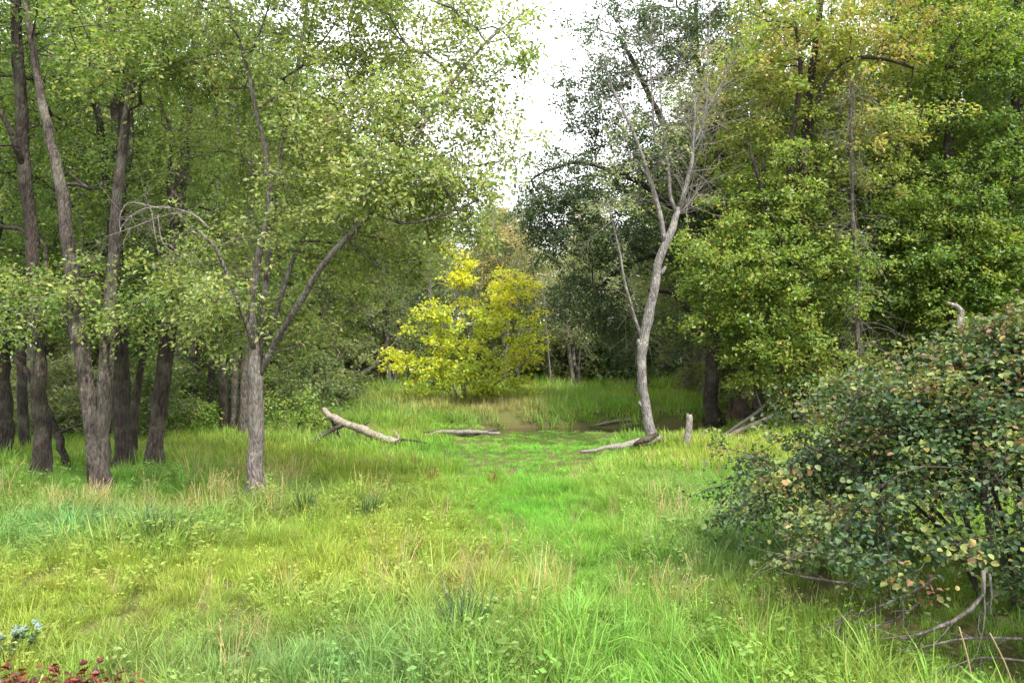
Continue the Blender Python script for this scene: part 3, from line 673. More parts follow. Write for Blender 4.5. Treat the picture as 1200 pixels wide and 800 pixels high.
def where(px, y):
    z = [(200, 'the twin-stemmed maple grove'), (335, 'the shaded trunk clump'), (470, 'the pale fallen log'), (640, 'the yellow shrub'), (745, 'the debris at the water edge'), (860, 'the dark oak'),
         (960, 'the rotten stump'), (1080, 'the thin dead pole'), (9999, 'the spreading shrub')]
    n = next(b for a, b in z if px < a)
    return ('at the front edge of the woods behind ' if y < 42 else 'further into the woods behind ' if y < 60 else 'deep in the woods behind ') + n
used = {}
def far_tree(kind, x, y, H, rz, j):
    src = KINDS[kind][j % 2]
    o = src if (kind, j % 2) not in used else copy_tree(src)
    used[(kind, j % 2)] = 1
    s = H / (13.0 if kind != 'brush' else 3.0); wd = 1.12 if kind != 'brush' else 1.25
    o.location = (x, y, float(gz(x, y))); o.scale = (s * wd, s * wd, s); o.rotation_euler = (0, 0, rz)
    o['label'] = (('tall ' if H > 14.5 else 'low ' if H < 11.5 else '') if kind != 'brush' else '') + (LOOK[kind] if kind != 'brush' else ('pale ' if j else 'green ') + ('tall brush' if H > 2.4 else 'low brush')) + ' ' + where(600 + F * x / y, y); o['group'] = 'far ' + ('brush' if kind == 'brush' else kind + ' trees')
def proto_brush(seed, pal):
    r = np.random.default_rng(seed); gs = []
    for k in range(5):
        a = r.uniform(0, 6.28); gs.append([(.1 * math.cos(a), .1 * math.sin(a), -.2, .03), (.4 * math.cos(a), .4 * math.sin(a), 1.0, .02), (.8 * math.cos(a), .8 * math.sin(a), 2.0, .01)])
    return make_tree('woodland_brush', 'tmp', 'brush', (0, 0, 0), gs, [((0, 0, 1.3), (1.5, 1.5, 1.25), 70), ((.5, 0, 2.2), (.9, .9, .6), 24), ((-.5, .3, .6), (1.4, 1.4, .5), 34)], pal, M['bark_far'], seed,
                     radius=.45, twigs=6, per=10, size=.12, flat=.5, limb_names={k: 'stem' for k in range(5)})
KINDS['brush'] = [proto_brush(681, MID), proto_brush(682, PALE)]
R = random.Random(9)
spots = []
def try_spot(x, y, md):
    if all((x - a) ** 2 + (y - b) ** 2 > md * md for a, b in spots): spots.append((x, y)); return True
    return False
for y0, y1, n, md in ((29, 42, 44, 2.6), (42, 60, 46, 3.6), (60, 95, 64, 4.6)):
    c = 0
    for _ in range(4000):
        if c >= n: break
        y = R.uniform(y0, y1); px = R.uniform(-90, 1290); x = (px - 600) / F * y
        if y < 50 and 375 < px < 790: continue
        if not try_spot(x, y, md): continue
        c += 1
        if 385 < px < 770:
            top = np.interp(px, [385, 450, 520, 570, 640, 700, 770], [195, 215, 228, 238, 245, 245, 225]) + R.uniform(-10, 18)
            H = 1.4 + (HZ - top) / F * y; kind = R.choice(['green', 'pale', 'pale', 'turning', 'slim', 'green', 'turning'])
        else:
            H = R.uniform(12, 18) if y > 42 else R.uniform(10, 15); kind = R.choice(['deep', 'green', 'pale', 'green', 'pale'])
            if kind == 'deep' and y > 60: kind = 'green'
            if px < 385 and y < 45 and kind == 'pale': kind = 'green'
        far_tree(kind, x, y, H, R.uniform(0, 6.28), R.randrange(2))
for px, y, H, kind in [(862, 36, 14, 'green'), (905, 33, 17, 'green'), (955, 30, 16, 'green'), (1000, 32, 18, 'green'), (1045, 29, 16, 'green'), (1085, 33, 18, 'deep'), (1130, 30, 17, 'green'), (1175, 32, 18, 'deep'), (1220, 29, 17, 'green'), (1265, 31, 18, 'deep'),
                       (-60, 27, 16, 'green'), (-10, 25, 15, 'green'), (45, 28, 16, 'green'), (95, 26, 14, 'green'), (150, 29, 16, 'pale'), (200, 27, 14, 'green'), (330, 31, 13, 'green'), (375, 36, 12, 'pale')]:
    x = (px - 600) / F * y; far_tree(kind, x, y, H, R.uniform(0, 6.28), R.randrange(2))
spots = []
for px, y in [(15, 21), (70, 19.5), (120, 22), (165, 20), (205, 23), (250, 25), (300, 27), (0, 26), (90, 27), (170, 28), (868, 30), (905, 27), (960, 27.5), (1010, 27), (1060, 28), (1110, 27), (1160, 28), (1210, 27)]:
    x = (px - 600) / F * y; spots.append((x, y)); far_tree('brush', x, y, R.uniform(1.3, 2.6), R.uniform(0, 6.28), R.randrange(2))
c = 0
for _ in range(4000):
    if c >= 80: break
    y = R.uniform(28.5, 80); px = R.uniform(-60, 1260); x = (px - 600) / F * y
    if y < 49 and 375 < px < 775: continue
    if not try_spot(x, y, 2.6): continue
    c += 1; far_tree('brush', x, y, R.uniform(1.6, 3.8) if y < 50 else R.uniform(3, 5.5), R.uniform(0, 6.28), R.randrange(2))
for k, lst in KINDS.items():        # kinds that were not planted are dropped
    for j, o in enumerate(lst):
        if (k, j) not in used:
            for ch in list(o.children): bpy.data.objects.remove(ch)
            bpy.data.objects.remove(o)
# thin grey saplings standing between the far trees
r = np.random.default_rng(685); proto = empty('grey_sapling', (0, 0, 0)); b = Buf(); gsap = spline([(0, 0, -.2, .05), (.1, 0, 2, .042), (.05, .1, 4.5, .03), (.25, .1, 7.5, .01)], .4)
b.tube(gsap[:, :3], gsap[:, 3], 6, .05, r); b.build('stem', M['twig_grey'], proto); twigs_on(proto, [gsap], 26, r, .25, (.5, 1.6), .011, up=.5, n2=2)
c = 0
for _ in range(500):
    if c >= 34: break
    y = R.uniform(43, 62); px = R.choice([R.uniform(385, 720), R.uniform(420, 540), R.uniform(820, 1010)]); x = (px - 600) / F * y
    if not try_spot(x, y, 1.1): continue
    o = proto if c == 0 else copy_tree(proto); c += 1
    o.location = (x, y, float(gz(x, y))); o.rotation_euler = (R.gauss(0, .06), R.gauss(0, .06), R.uniform(0, 6.28)); k = R.uniform(.6, 1.2); o.scale = (k, k, k)
    tag(o, 'bare thin grey sapling ' + where(px, y), 'sapling', 'bare grey saplings in the far woods')
# the last of the woods, one mass
r = np.random.default_rng(690); lb = Buf(); n = 34000
a = r.uniform(-.80, .80, n); dd = r.uniform(98, 122, n); hh = (7 + 3.5 * nz2_(a * 40) + 2 * nz2_(a * 131 + 2)) * 1.25
z = hh * r.random(n) ** .8; pos = np.stack([dd * np.tan(a), dd, .6 + z], 1)
leaves(lb, pos, unit(r.normal(size=(n, 3))), unit(r.normal(size=(n, 3)) * .7 + (0, -.3, 1)), r.uniform(.35, .8, n), pick_colours(MID[:3] + PALE, n, r, np.clip(.5 + .45 * np.sin(a * 90), 0, 1)), r)
tag(lb.build('distant_woods', M['leaf'], smooth=False), 'hazy mass of far woodland closing the view behind all the trees', 'woods', kind='stuff')

#@@NEAR
# ------------------------------------------------------------------ the big shrub on the right
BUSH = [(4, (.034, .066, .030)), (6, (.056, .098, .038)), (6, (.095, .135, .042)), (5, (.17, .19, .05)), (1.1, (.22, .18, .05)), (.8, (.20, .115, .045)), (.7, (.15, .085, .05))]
rb = np.random.default_rng(71)
bx, by = 4.1, 6.5; bz = float(gz(bx, by)); bbase = np.array((bx, by, bz))
bush = empty('leafy_shrub', bbase)
tag(bush, 'large spreading dark green shrub with orange-tipped leaves and dead twigs beneath', 'shrub')
stems = []
for k in range(13):
    a = k / 13 * 6.28 + rb.uniform(-.2, .2); rr = rb.uniform(1.2, 2.1); hz = rb.uniform(.9, 1.9)
    s0 = bbase + (.25 * math.cos(a), .25 * math.sin(a), -.1)
    stems.append(spline([(*s0, .022), (*(bbase + (rr * .35 * math.cos(a), rr * .35 * math.sin(a), hz * .45)), .018), (*(bbase + (rr * .7 * math.cos(a), rr * .7 * math.sin(a), hz * .8)), .013),
                         (*(bbase + (rr * math.cos(a), rr * math.sin(a), hz)), .008)], .15))
for g in stems:
    b = Buf(); b.tube(g[:, :3], g[:, 3], 7, .05, rb); b.build('stem', M['bark_dark'], bush, origin=bbase)
# leaves sit on a dome that overhangs an open, dark underside
S = []
while len(S) < 900:
    zz = rb.random() ** 1.25; an = rb.uniform(0, 6.283); k = rb.uniform(.3, 1) ** .5
    lump = 1 + .10 * math.sin(3 * an + 1) + .07 * math.sin(7 * an + 5 * zz)
    rr = (2.38 * (1 - zz) ** .72 + .12) * k * lump
    q = bbase + np.array((rr * math.cos(an), rr * .86 * math.sin(an), .58 + 1.5 * zz * (.8 + .2 * k) + rb.normal() * .12 + .25 * (1 - k)))
    S.append(q)
for k_ in range(70):     # shoots that stick out
    an = rb.uniform(0, 6.283); zz = rb.random() ** 1.1; rr = (2.38 * (1 - zz) ** .72 + .12) * rb.uniform(1.05, 1.16)
    if rr * math.cos(an) < -2.3: continue
    S.append(bbase + np.array((rr * math.cos(an), rr * .86 * math.sin(an), .6 + 1.6 * zz + rb.uniform(0, .2))))
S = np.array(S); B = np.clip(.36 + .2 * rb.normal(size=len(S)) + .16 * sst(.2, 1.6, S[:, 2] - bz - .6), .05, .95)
br, D = branch_out(stems, S, rb, .1, .0035, step=.15, up=.05)
tb = Buf(); lb = Buf()
for pts, r_ in br: tb.tube(pts, r_, 5, cap=False)
# catch the leaf arrays so that the largest in view can become parts
_orig = leaves
def grab(buf, pos, axis, nrm, size, col, rng, kind):
    a = unit(axis)
    vis = (pos[:, 1] > 1) & (np.abs(pos[:, 0]) < .67 * pos[:, 1])
    px = pos[:, 0] / pos[:, 1] * F; py = (pos[:, 2] - CZ) / pos[:, 1] * F
    view = unit(pos - np.array((0, 0, CZ))); area = np.abs((unit(nrm) * view).sum(1)) * size ** 2 / (pos ** 2).sum(1)
    cell = {}
    for i in np.where(vis)[0]:
        key = (int(px[i] // 13), int(py[i] // 13))
        if key not in cell or pos[i, 1] < pos[cell[key], 1]: cell[key] = i
    ids = np.array(sorted(cell.values(), key=lambda i: -area[i])[:300])
    rest = np.ones(len(pos), bool); rest[ids] = False
    _orig(buf, pos[rest], axis[rest], nrm[rest], size[rest], col[rest], rng, 'oval')
    for i in ids:
        b = Buf(); _orig(b, pos[i:i + 1], axis[i:i + 1], nrm[i:i + 1], size[i:i + 1], col[i:i + 1], rng, kind)
        b.build('leaf', M['leaf_gloss'], bush, origin=bbase)
leaves = grab
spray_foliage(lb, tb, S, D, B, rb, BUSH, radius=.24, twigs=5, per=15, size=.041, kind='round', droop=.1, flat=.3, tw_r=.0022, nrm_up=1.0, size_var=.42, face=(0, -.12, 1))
leaves = _orig
tag(tb.build('branchwork', M['bark_dark'], bush, origin=bbase), kind='stuff')
tag(lb.build('foliage', M['leaf_gloss'], bush, smooth=False, origin=bbase), kind='stuff')
# dead grey branches under it
for rows, dd in (([(1152, 668, 5), (1153, 695, 5), (1140, 712, 5), (1118, 727, 5), (1090, 738, 4), (1060, 748, 2.5)], 4.9), ([(1100, 673, 4), (1085, 685, 4), (1060, 698, 4), (1030, 710, 2.5), (1000, 722, 1.5)], 5.3),
                 ([(1200, 748, 3), (1160, 747, 3), (1120, 749, 2.5), (1080, 758, 2), (1050, 762, 1.5)], 4.9), ([(1078, 705, 3), (1050, 725, 3), (1010, 738, 2), (985, 748, 1.5)], 5.3),
                 ([(1030, 678, 3), (1000, 683, 3), (970, 680, 2.5), (940, 675, 1.5)], 5.5), ([(1000, 648, 2.5), (975, 650, 2.5), (950, 646, 2), (925, 650, 1)], 5.4),
                 ([(1000, 714, 2), (988, 722, 2), (982, 738, 1.5), (978, 748, 1)], 5.2), ([(1210, 775, 3), (1150, 770, 2), (1105, 785, 1.5)], 4.8), ([(1160, 672, 3), (1163, 700, 2.5), (1150, 715, 1.5)], 4.95)):
    g = spline(gpx(rows, dd), .08); b = Buf(); b.tube(g[:, :3], g[:, 3], 6, .08, rb)
    for _ in range(7):
        i = rb.integers(1, len(g)); dr = unit(np.gradient(g[:, :3], axis=0)[i] * 3 + rb.normal(size=3) * .15); L_ = rb.uniform(.12, .4)
        t_ = np.linspace(0, 1, 5)[:, None]; b.tube(g[i, :3] + dr * L_ * t_ + rb.normal(size=3) * .08 * t_ ** 2, np.linspace(g[i, 3] * .5, .001, 5), 4, cap=False)
    b.build('dead_branch', M['bark_grey'], bush, origin=bbase)

# pale crooked stick standing out of the shrub's top
d = 7.2; rows = [(1142, 470, 6), (1140, 420, 6), (1136, 400, 6), (1128, 388, 7), (1125, 375, 6), (1127, 364, 6), (1120, 358, 6), (1110, 355, 4)]
g = spline(gpx(rows, d), .05); zb = float(gz(g[0, 0], d)); g = np.vstack([[(g[0, 0] + .15, d, zb - .05, .035)], g])
root = empty('crooked_dead_branch', (g[0, 0], d, zb)); tag(root, 'pale crooked dead branch poking up behind the spreading shrub', 'dead branch')
b = Buf(); b.tube(g[:, :3], g[:, 3], 8, .09, rb); b.build('stem', M['twig_grey'], root, origin=root.location)
g2 = spline(gpx([(1128, 388, 5), (1120, 383, 4), (1116, 381, 2)], d), .03); b = Buf(); b.tube(g2[:, :3], g2[:, 3], 6, .08, rb); b.build('side_stub', M['twig_grey'], root, origin=root.location)

# two dry stalks in front of the shrub
for rows, lab in (([(1141, 806, 2), (1134, 770, 1.8), (1124, 734, 1.4)], 'straight dry straw stalk in front of the shrub, the more upright one'), ([(1190, 810, 2), (1177, 775, 1.8), (1160, 741, 1.4)], 'dry straw stalk in front of the shrub, tilted more')):
    d = 4.6; g = spline(gpx(rows, d), .05); z0 = float(gz(g[0, 0], d))
    g[0, 2] = z0 - .03
    o = Buf(); o.tube(g[:, :3], g[:, 3], 6, .05, rb, c=(.30, .24, .13))
    tag(o.build('dry_stalk', M['straw'], origin=(g[0, 0], d, z0)), lab, 'stalk', 'dry stalks by the shrub').location = (g[0, 0], d, z0)

# ------------------------------------------------------------------ dead wood
def wood(name, label, cat, pieces, d, mats, parts=None, group=None, seed=3, sink=True):
    """pieces: pixel polylines with width; the first carries the name of the main part"""
    r = np.random.default_rng(seed); gs = [spline(gpx(p_, d), .12) for p_ in pieces]
    base = np.array(gs[0][0, :3]); base[2] = float(gz(base[0], base[1]))
    root = empty(name, base); tag(root, label, cat, group)
    for i, g in enumerate(gs):
        g[:, :3] += r.normal(size=(len(g), 3)) * g[:, 3:4] * .12
        b = Buf(); g[:, 3] *= 1 + .14 * np.sin(np.arange(len(g)) * .9 + r.uniform(0, 6)) * r.random(len(g)); b.tube(g[:, :3], g[:, 3], 10 if g[:, 3].max() > .03 else 6, .10, r)
        b.build((parts or ['log'] + ['branch'] * 20)[i], M[mats[min(i, len(mats) - 1)]], root, origin=base)
    return root
d_log = float(G(448, 530)[1])
wood('fallen_log', 'barkless pale fallen trunk propped on its broken limbs beside the thicket', 'log',
  [[(379, 479, 6, 1.2), (388, 488, 8, 1), (404, 496, 9, .7), (425, 504, 9, .4), (445, 512, 9, 0), (462, 517, 8, -.1), (470, 516, 5, -.1)],
   [(470, 515, 4, -.1), (458, 522, 4, -.2), (446, 532, 3, -.4)], [(468, 516, 3.5, -.1), (465, 510, 3.5, -.1), (462, 504, 2, 0)],
   [(468, 515, 3, -.1), (485, 516, 2.5, 0), (500, 519, 2, .2), (510, 525, 1.2, .2)],
   [(404, 497, 5, .7), (392, 502, 5, .6), (378, 510, 5, .4), (362, 520, 4, .2)], [(389, 489, 6, 1), (392, 500, 6, .9), (395, 513, 6, .7)], [(425, 503, 3, .4), (428, 497, 2, .4), (433, 494, 1, .4)], [(410, 497, 3, .6), (418, 505, 2.5, .4), (420, 512, 2, .3)]],
  d_log, ['wood_pale', 'bark_dark', 'wood_pale', 'bark_dark', 'bark_dark', 'bark_dark'])
d_l2 = float(G(560, 513)[1])
wood('drift_log', 'long weathered log lying along the water edge below the yellow shrub', 'log',
  [[(586, 508, 4), (560, 506, 5), (535, 506, 5), (515, 506, 4), (500, 510, 4), (490, 514, 2)], [(582, 503, 3), (555, 509, 3), (530, 510, 2)], [(520, 505, 2), (500, 506, 2), (485, 507, 1)]], d_l2, ['twig_grey', 'bark', 'bark'], seed=4)
wood('fallen_log', 'broken fallen log sprawling into the grass from the foot of the bare tree', 'log',
  [[(775, 514, 8, -.2), (766, 514, 12, -.4), (755, 518, 11, -.6), (742, 519, 8, -.8), (730, 523, 8, -.9), (712, 524, 5, -1.2), (698, 528, 5, -1.4), (680, 529, 3, -1.6)], [(770, 509, 6, -.4), (758, 514, 7, -.7), (744, 520, 4, -.9)]], d_snag, ['twig_grey', 'wood_rot'], ['log', 'splinter'], seed=6)
d_p = float(G(805, 529)[1])
wood('broken_stump', 'upright grey broken stump post in the grass near the bare tree', 'stump',
  [[(805, 532, 9), (805.5, 515, 8.5), (807, 500, 8), (808, 489, 7.5), (808.5, 485, 5)], [(806, 491, 4), (806, 484, 2.5)]], d_p, ['twig_grey'], ['post', 'splinter'], seed=7)
d_s = float(G(845, 514)[1])
wood('fallen_stick', 'thin pale fallen branch leaning up, forked at its top, by the rotten stump', 'dead branch', [[(842, 514, 3), (862, 500, 3.5, .3), (880, 488, 3.5, .6), (898, 473, 3, .9)], [(893, 478, 2.5, .8), (889, 468, 2, .8), (886, 458, 1.5, .8)]], d_s, ['twig_grey'], seed=8)
wood('fallen_stick', 'thicker pale fallen branch resting lower in the grass by the rotten stump', 'dead branch', [[(848, 513, 4), (870, 503, 5, .2), (890, 494, 5, .3), (910, 484, 4, .5)], [(906, 487, 4, .5), (910, 494, 4, .5), (912, 502, 4, .5)]], d_s, ['wood_pale', 'bark'], seed=9)
# rotten root plate
d_r = float(G(872, 505)[1]) + .8
wood('rotten_stump', 'dark upturned rotten stump under the young maples', 'stump',
  [[(872, 508, 34), (872, 490, 30), (868, 476, 22), (864, 467, 8)], [(880, 505, 14), (886, 485, 12), (884, 468, 5)], [(862, 500, 9), (857, 485, 8), (855, 470, 3)], [(873, 478, 5), (876, 465, 2)]], d_r, ['wood_rot'], ['stump', 'root', 'root', 'root'], seed=10)
# dead limb propped in the left grove
d_m = 13.4
wood('leaning_dead_limb', 'dark dead limb slanting to the ground between the shaded maple trunks', 'dead branch', [[(84, 560, 9), (72, 525, 9), (60, 490, 9), (46, 462, 8), (30, 435, 7), (18, 420, 6)], [(66, 508, 4), (85, 500, 3.5), (103, 494, 2)]], d_m + .5, ['bark_dark'], seed=12)
# bank debris
for i, (x0, y0, x1, y1, wd) in enumerate([(692, 499, 735, 493, 4), (705, 496, 750, 491, 4), (720, 501, 748, 496, 3)]):
    d = float(G((x0 + x1) / 2, max(y0, y1) + 1)[1])
    wood('drift_branch', ['grey drift branch at the water edge, the lowest of the pile', 'grey drift branch on top of the debris pile at the water edge', 'thin grey drift branch close to the bare tree at the water edge'][i], 'dead branch',
         [[(x0, y0, wd * .6), ((x0 + x1) / 2, (y0 + y1) / 2 - 1, wd), (x1, y1, wd * .7)], [((x0 + x1) / 2, (y0 + y1) / 2, 2), ((x0 + x1) / 2 + 8, (y0 + y1) / 2 - 7, 1)]], d, ['twig_grey', 'bark'], group='debris at the water edge', seed=20 + i)
# tangle of dead grey twigs hanging from the leaning maple's side
d = 10.3; tw = Buf(); r = np.random.default_rng(77); c0 = P(190, 245, d)
root = empty('dead_twig_tangle', c0); tag(root, 'tangle of bare pale dead twigs caught among the dark maple trunks', 'dead branch')
main = [spline(gpx([(e_[0], e_[1], e_[2] * .6) for e_ in q], d), .06) for q in ([(245, 268, 5), (232, 255, 4), (215, 247, 3.5), (190, 243, 3), (165, 246, 2.5), (145, 262, 1.5), (138, 280, 1)], [(215, 247, 3), (185, 255, 2.5), (160, 265, 2), (140, 272, 1.5), (122, 278, 1)],
        [(190, 245, 2.5), (170, 240, 2.5), (150, 238, 2), (140, 255, 1.5), (142, 275, 1)], [(185, 252, 2), (188, 275, 2), (195, 290, 1.5), (215, 300, 1.2), (232, 296, 1)], [(178, 250, 2), (181, 270, 1.5), (187, 300, 1)])]
for i, g in enumerate(main):
    b = Buf(); b.tube(g[:, :3], g[:, 3], 5, .05, r); b.build('dead_branch', M['twig_grey'], root, origin=c0)
twigs_on(root, main, 60, r, .05, (.2, .7), .003, up=0, n2=3)

#@@GRASS
# ------------------------------------------------------------------ grass (stuff): tuft meshes scattered by geometry nodes
def tuft(name, n, hl, wd, spread, arch, seed, pal, mat='grass', heads=0):
    r = np.random.default_rng(seed); b = Buf(); K = 4
    for i in range(n):
        a = r.uniform(0, 6.283); rad = spread * math.sqrt(r.random()); h = r.uniform(*hl)
        p0 = np.array((rad * math.cos(a), rad * math.sin(a), -.03)); az = a + r.normal(0, .8); d = np.array((math.cos(az), math.sin(az), 0)); sd = np.array((-d[1], d[0], 0))
        k = arch * r.uniform(.3, 1.5); wv = wd * r.uniform(.7, 1.3); c = np.array(pal[r.integers(len(pal))]) * r.uniform(.75, 1.25)
        t = np.linspace(0, 1, K)[:, None]; tw = r.normal(0, .5)
        ang = k * t * 1.25
        pts = p0 + h * (d * (1 - np.cos(ang)) / max(k * 1.25, .05) + np.array((0, 0, 1.)) * np.sin(ang) / max(k * 1.25, .05))
        ws = wv * np.array((.8, 1, .75, .06))[:, None]; s2 = sd * math.cos(tw) + d * math.sin(tw) * .6
        v = np.stack([pts - s2 * ws, pts + s2 * ws], 1).reshape(-1, 3)
        b.add(v, None, [(2 * j, 2 * j + 1, 2 * j + 3, 2 * j + 2) for j in range(K - 1)], c)
        if i < heads:
            e = pts[-1]; dr = unit(pts[-1] - pts[-2])
            for q in range(9):
                o_ = e - dr * .012 * q; s3 = unit(r.normal(size=3)) * .012
                b.add([o_, o_ + s3 + dr * .012, o_ + dr * .03], [(0, 1, 2)], None, np.array((1.15, 1.0, .9)))
    return bpy.data.objects.new(name, b.mesh(name, M[mat], smooth=False))
def weed(name, n, seed):
    r = np.random.default_rng(seed); b = Buf(); pos = []; ax = []
    for i in range(n):
        a = r.uniform(0, 6.283); rad = .16 * math.sqrt(r.random()); pos.append((rad * math.cos(a), rad * math.sin(a), r.uniform(.05, .32))); ax.append((math.cos(a), math.sin(a), r.uniform(-.3, .4)))
    leaves(b, np.array(pos), np.array(ax), unit(r.normal(size=(n, 3)) * .5 + (0, 0, 1)), r.uniform(.03, .07, n), r.uniform(.75, 1.25, (n, 1)) * np.ones((n, 3)), r, 'diamond')
    for i in range(6): b.tube([(0, 0, -.03), tuple(np.array(pos[i]) * .6), pos[i]], [.003, .0025, .0015], 3, cap=False, c=(.9, .8, .7))
    return bpy.data.objects.new(name, b.mesh(name, M['grass'], smooth=False))
ONE = [(1, 1, 1), (.85, 1, .8), (1.25, 1.15, .95), (1.0, .9, .9)]
ONE2 = [(1, 1, 1), (1.1, 1.05, 1), (1.5, 1.2, 1.1), (.8, .95, .9)]
TUFTS = [tuft('tuft_fine', 64, (.16, .34), .0026, .13, .8, 1, ONE), tuft('tuft_fine_b', 64, (.14, .30), .0027, .14, 1.2, 2, ONE),
         tuft('tuft_lance', 20, (.3, .56), .0046, .11, 1.0, 3, ONE), tuft('tuft_lance_b', 20, (.3, .52), .0048, .12, 1.5, 4, ONE),
         tuft('tuft_dry', 16, (.35, .72), .0028, .12, .5, 5, ONE2, heads=5), weed('tuft_weed', 34, 6),
         tuft('tuft_far', 44, (.2, .45), .009, .26, .9, 7, ONE), tuft('tuft_far_b', 40, (.25, .6), .010, .28, .7, 8, ONE),
         tuft('tuft_short', 60, (.07, .17), .0034, .14, .9, 9, ONE)]
def scatter(name, label, pts, rot, scl, tint, var):
    me = bpy.data.meshes.new(name); n = len(pts); me.vertices.add(n); me.vertices.foreach_set('co', np.asarray(pts, np.float32).ravel())
    for an, ty, key, val in (('rot', 'FLOAT_VECTOR', 'vector', rot), ('scl', 'FLOAT_VECTOR', 'vector', scl)):
        me.attributes.new(an, ty, 'POINT').data.foreach_set(key, np.asarray(val, np.float32).ravel())
    me.attributes.new('tint', 'FLOAT_COLOR', 'POINT').data.foreach_set('color', np.hstack([tint, np.ones((n, 1))]).astype(np.float32).ravel())
    me.attributes.new('variant', 'INT', 'POINT').data.foreach_set('value', np.asarray(var, np.int32))
    ob = link(bpy.data.objects.new(name, me)); tag(ob, label, 'grass', kind='stuff')
    ng = bpy.data.node_groups.new(name, 'GeometryNodeTree')
    ng.interface.new_socket('Geometry', in_out='INPUT', socket_type='NodeSocketGeometry'); ng.interface.new_socket('Geometry', in_out='OUTPUT', socket_type='NodeSocketGeometry')
    N = ng.nodes.new; L = ng.links.new
    gi = N('NodeGroupInput'); go = N('NodeGroupOutput'); ip = N('GeometryNodeInstanceOnPoints')
    for o in reversed(TUFTS):       # links into a multi-input are read back to front
        oi = N('GeometryNodeObjectInfo'); oi.inputs['Object'].default_value = o; oi.inputs['As Instance'].default_value = False
        one = N('GeometryNodeGeometryToInstance'); L(oi.outputs['Geometry'], one.inputs[0])
        scatter.js.append(one)
    jn = N('GeometryNodeJoinGeometry')
    for one in scatter.js: L(one.outputs[0], jn.inputs[0])
    scatter.js = []
    def na(nm, ty):
        q = N('GeometryNodeInputNamedAttribute'); q.data_type = ty; q.inputs['Name'].default_value = nm; return q.outputs['Attribute']
    ip.inputs['Pick Instance'].default_value = True
    L(gi.outputs[0], ip.inputs['Points']); L(jn.outputs[0], ip.inputs['Instance'])
    L(na('variant', 'INT'), ip.inputs['Instance Index']); L(na('rot', 'FLOAT_VECTOR'), ip.inputs['Rotation']); L(na('scl', 'FLOAT_VECTOR'), ip.inputs['Scale'])
    L(ip.outputs[0], go.inputs[0])
    md = ob.modifiers.new('scatter', 'NODES'); md.node_group = ng
    return ob
scatter.js = []

rg = np.random.default_rng(101)
def nz2(x, y, s, o=0):
    return (np.sin(x * s + 1.7 * np.sin(y * s * .7 + o)) + np.sin(y * s * 1.3 + 1.5 * np.sin(x * s * .8 + o * 2)) + .7 * np.sin((x + y) * s * 2.1 + o) * np.sin((x - y) * s * 1.7)) / 2.7
def topx(p):
    """photo pixel of a ground point, used to copy where each kind of grass grows"""
    return 600 + F * p[:, 0] / p[:, 1], HZ + F * (CZ - p[:, 2]) / p[:, 1]
def patch(px, py, cx, cy, rx, ry):
    return np.exp(-((px - cx) / rx) ** 2 - ((py - cy) / ry) ** 2)
def field(y0, y1, dens, margin=1.5, half=.68):
    n = int((y1 - y0) * ((y0 + y1) * half + 2 * margin) * dens * 1.02); y = rg.uniform(y0 ** 2, y1 ** 2, n) ** .5 if y0 > 8 else rg.uniform(y0, y1, n)
    x = rg.uniform(-1, 1, n) * (y * half + margin)
    return np.stack([x, y, gz(x, y)], 1)
C_LUSH = np.array((.13, .26, .05)); C_YG = np.array((.25, .305, .058)); C_BLUE = np.array((.115, .22, .085)); C_BRN = np.array((.27, .24, .095)); C_DRY = np.array((.36, .30, .17))
def tint_of(p):
    px, py = topx(p); x, y = p[:, 0], p[:, 1]
    t = np.tile(C_YG, (len(p), 1)).astype(float)
    def mixto(c, wgt):
        nonlocal t; wgt = np.clip(wgt, 0, 1)[:, None]; t = t * (1 - wgt) + c * wgt
    mixto(C_LUSH, .55 + .5 * nz2(x, y, .55, 1))
    mixto(C_YG, .9 * patch(px, py, 250, 690, 300, 60) + .6 * patch(px, py, 480, 640, 130, 50) + .5 * patch(px, py, 860, 530, 120, 30))
    mixto(C_BLUE, .85 * patch(px, py, 90, 615, 170, 28) + .8 * patch(px, py, 300, 790, 260, 50) + .6 * patch(px, py, 830, 650, 110, 50) + .35 * nz2(x, y, .9, 4))
    mixto(C_BRN, .3 * patch(px, py, 540, 690, 100, 36) + .6 * patch(px, py, 200, 600, 180, 14) + .5 * patch(px, py, 690, 560, 60, 18) + .25 * patch(px, py, 800, 700, 60, 50) + .14 * nz2(x, y, 1.4, 7))
    sw = np.exp(-((x - swale_x(y)) / np.interp(y, [5, 9, 14, 22, 26], [.55, .85, 1.3, 2.7, 3.4])) ** 2) * (.5 + .5 * sst(7, 12, y)) * (1 - sst(25.5, 27, y))
    mixto(np.array((.145, .335, .05)), sw * (.9 + .25 * nz2(x, y, 1.9, 6)))
    mixto(C_DRY, .55 * patch(px, py, 590, 485, 40, 14) + .5 * patch(px, py, 520, 478, 90, 10))
    return t * rg.uniform(.7, 1.35, (len(p), 1)) * rg.uniform(.9, 1.1, (len(p), 3)), sw, px, py
def clear_water(p):
    return p[(p[:, 2] > WATER - .02)]
ALL = []; xlog = float(P(728, 524, d_snag)[0])
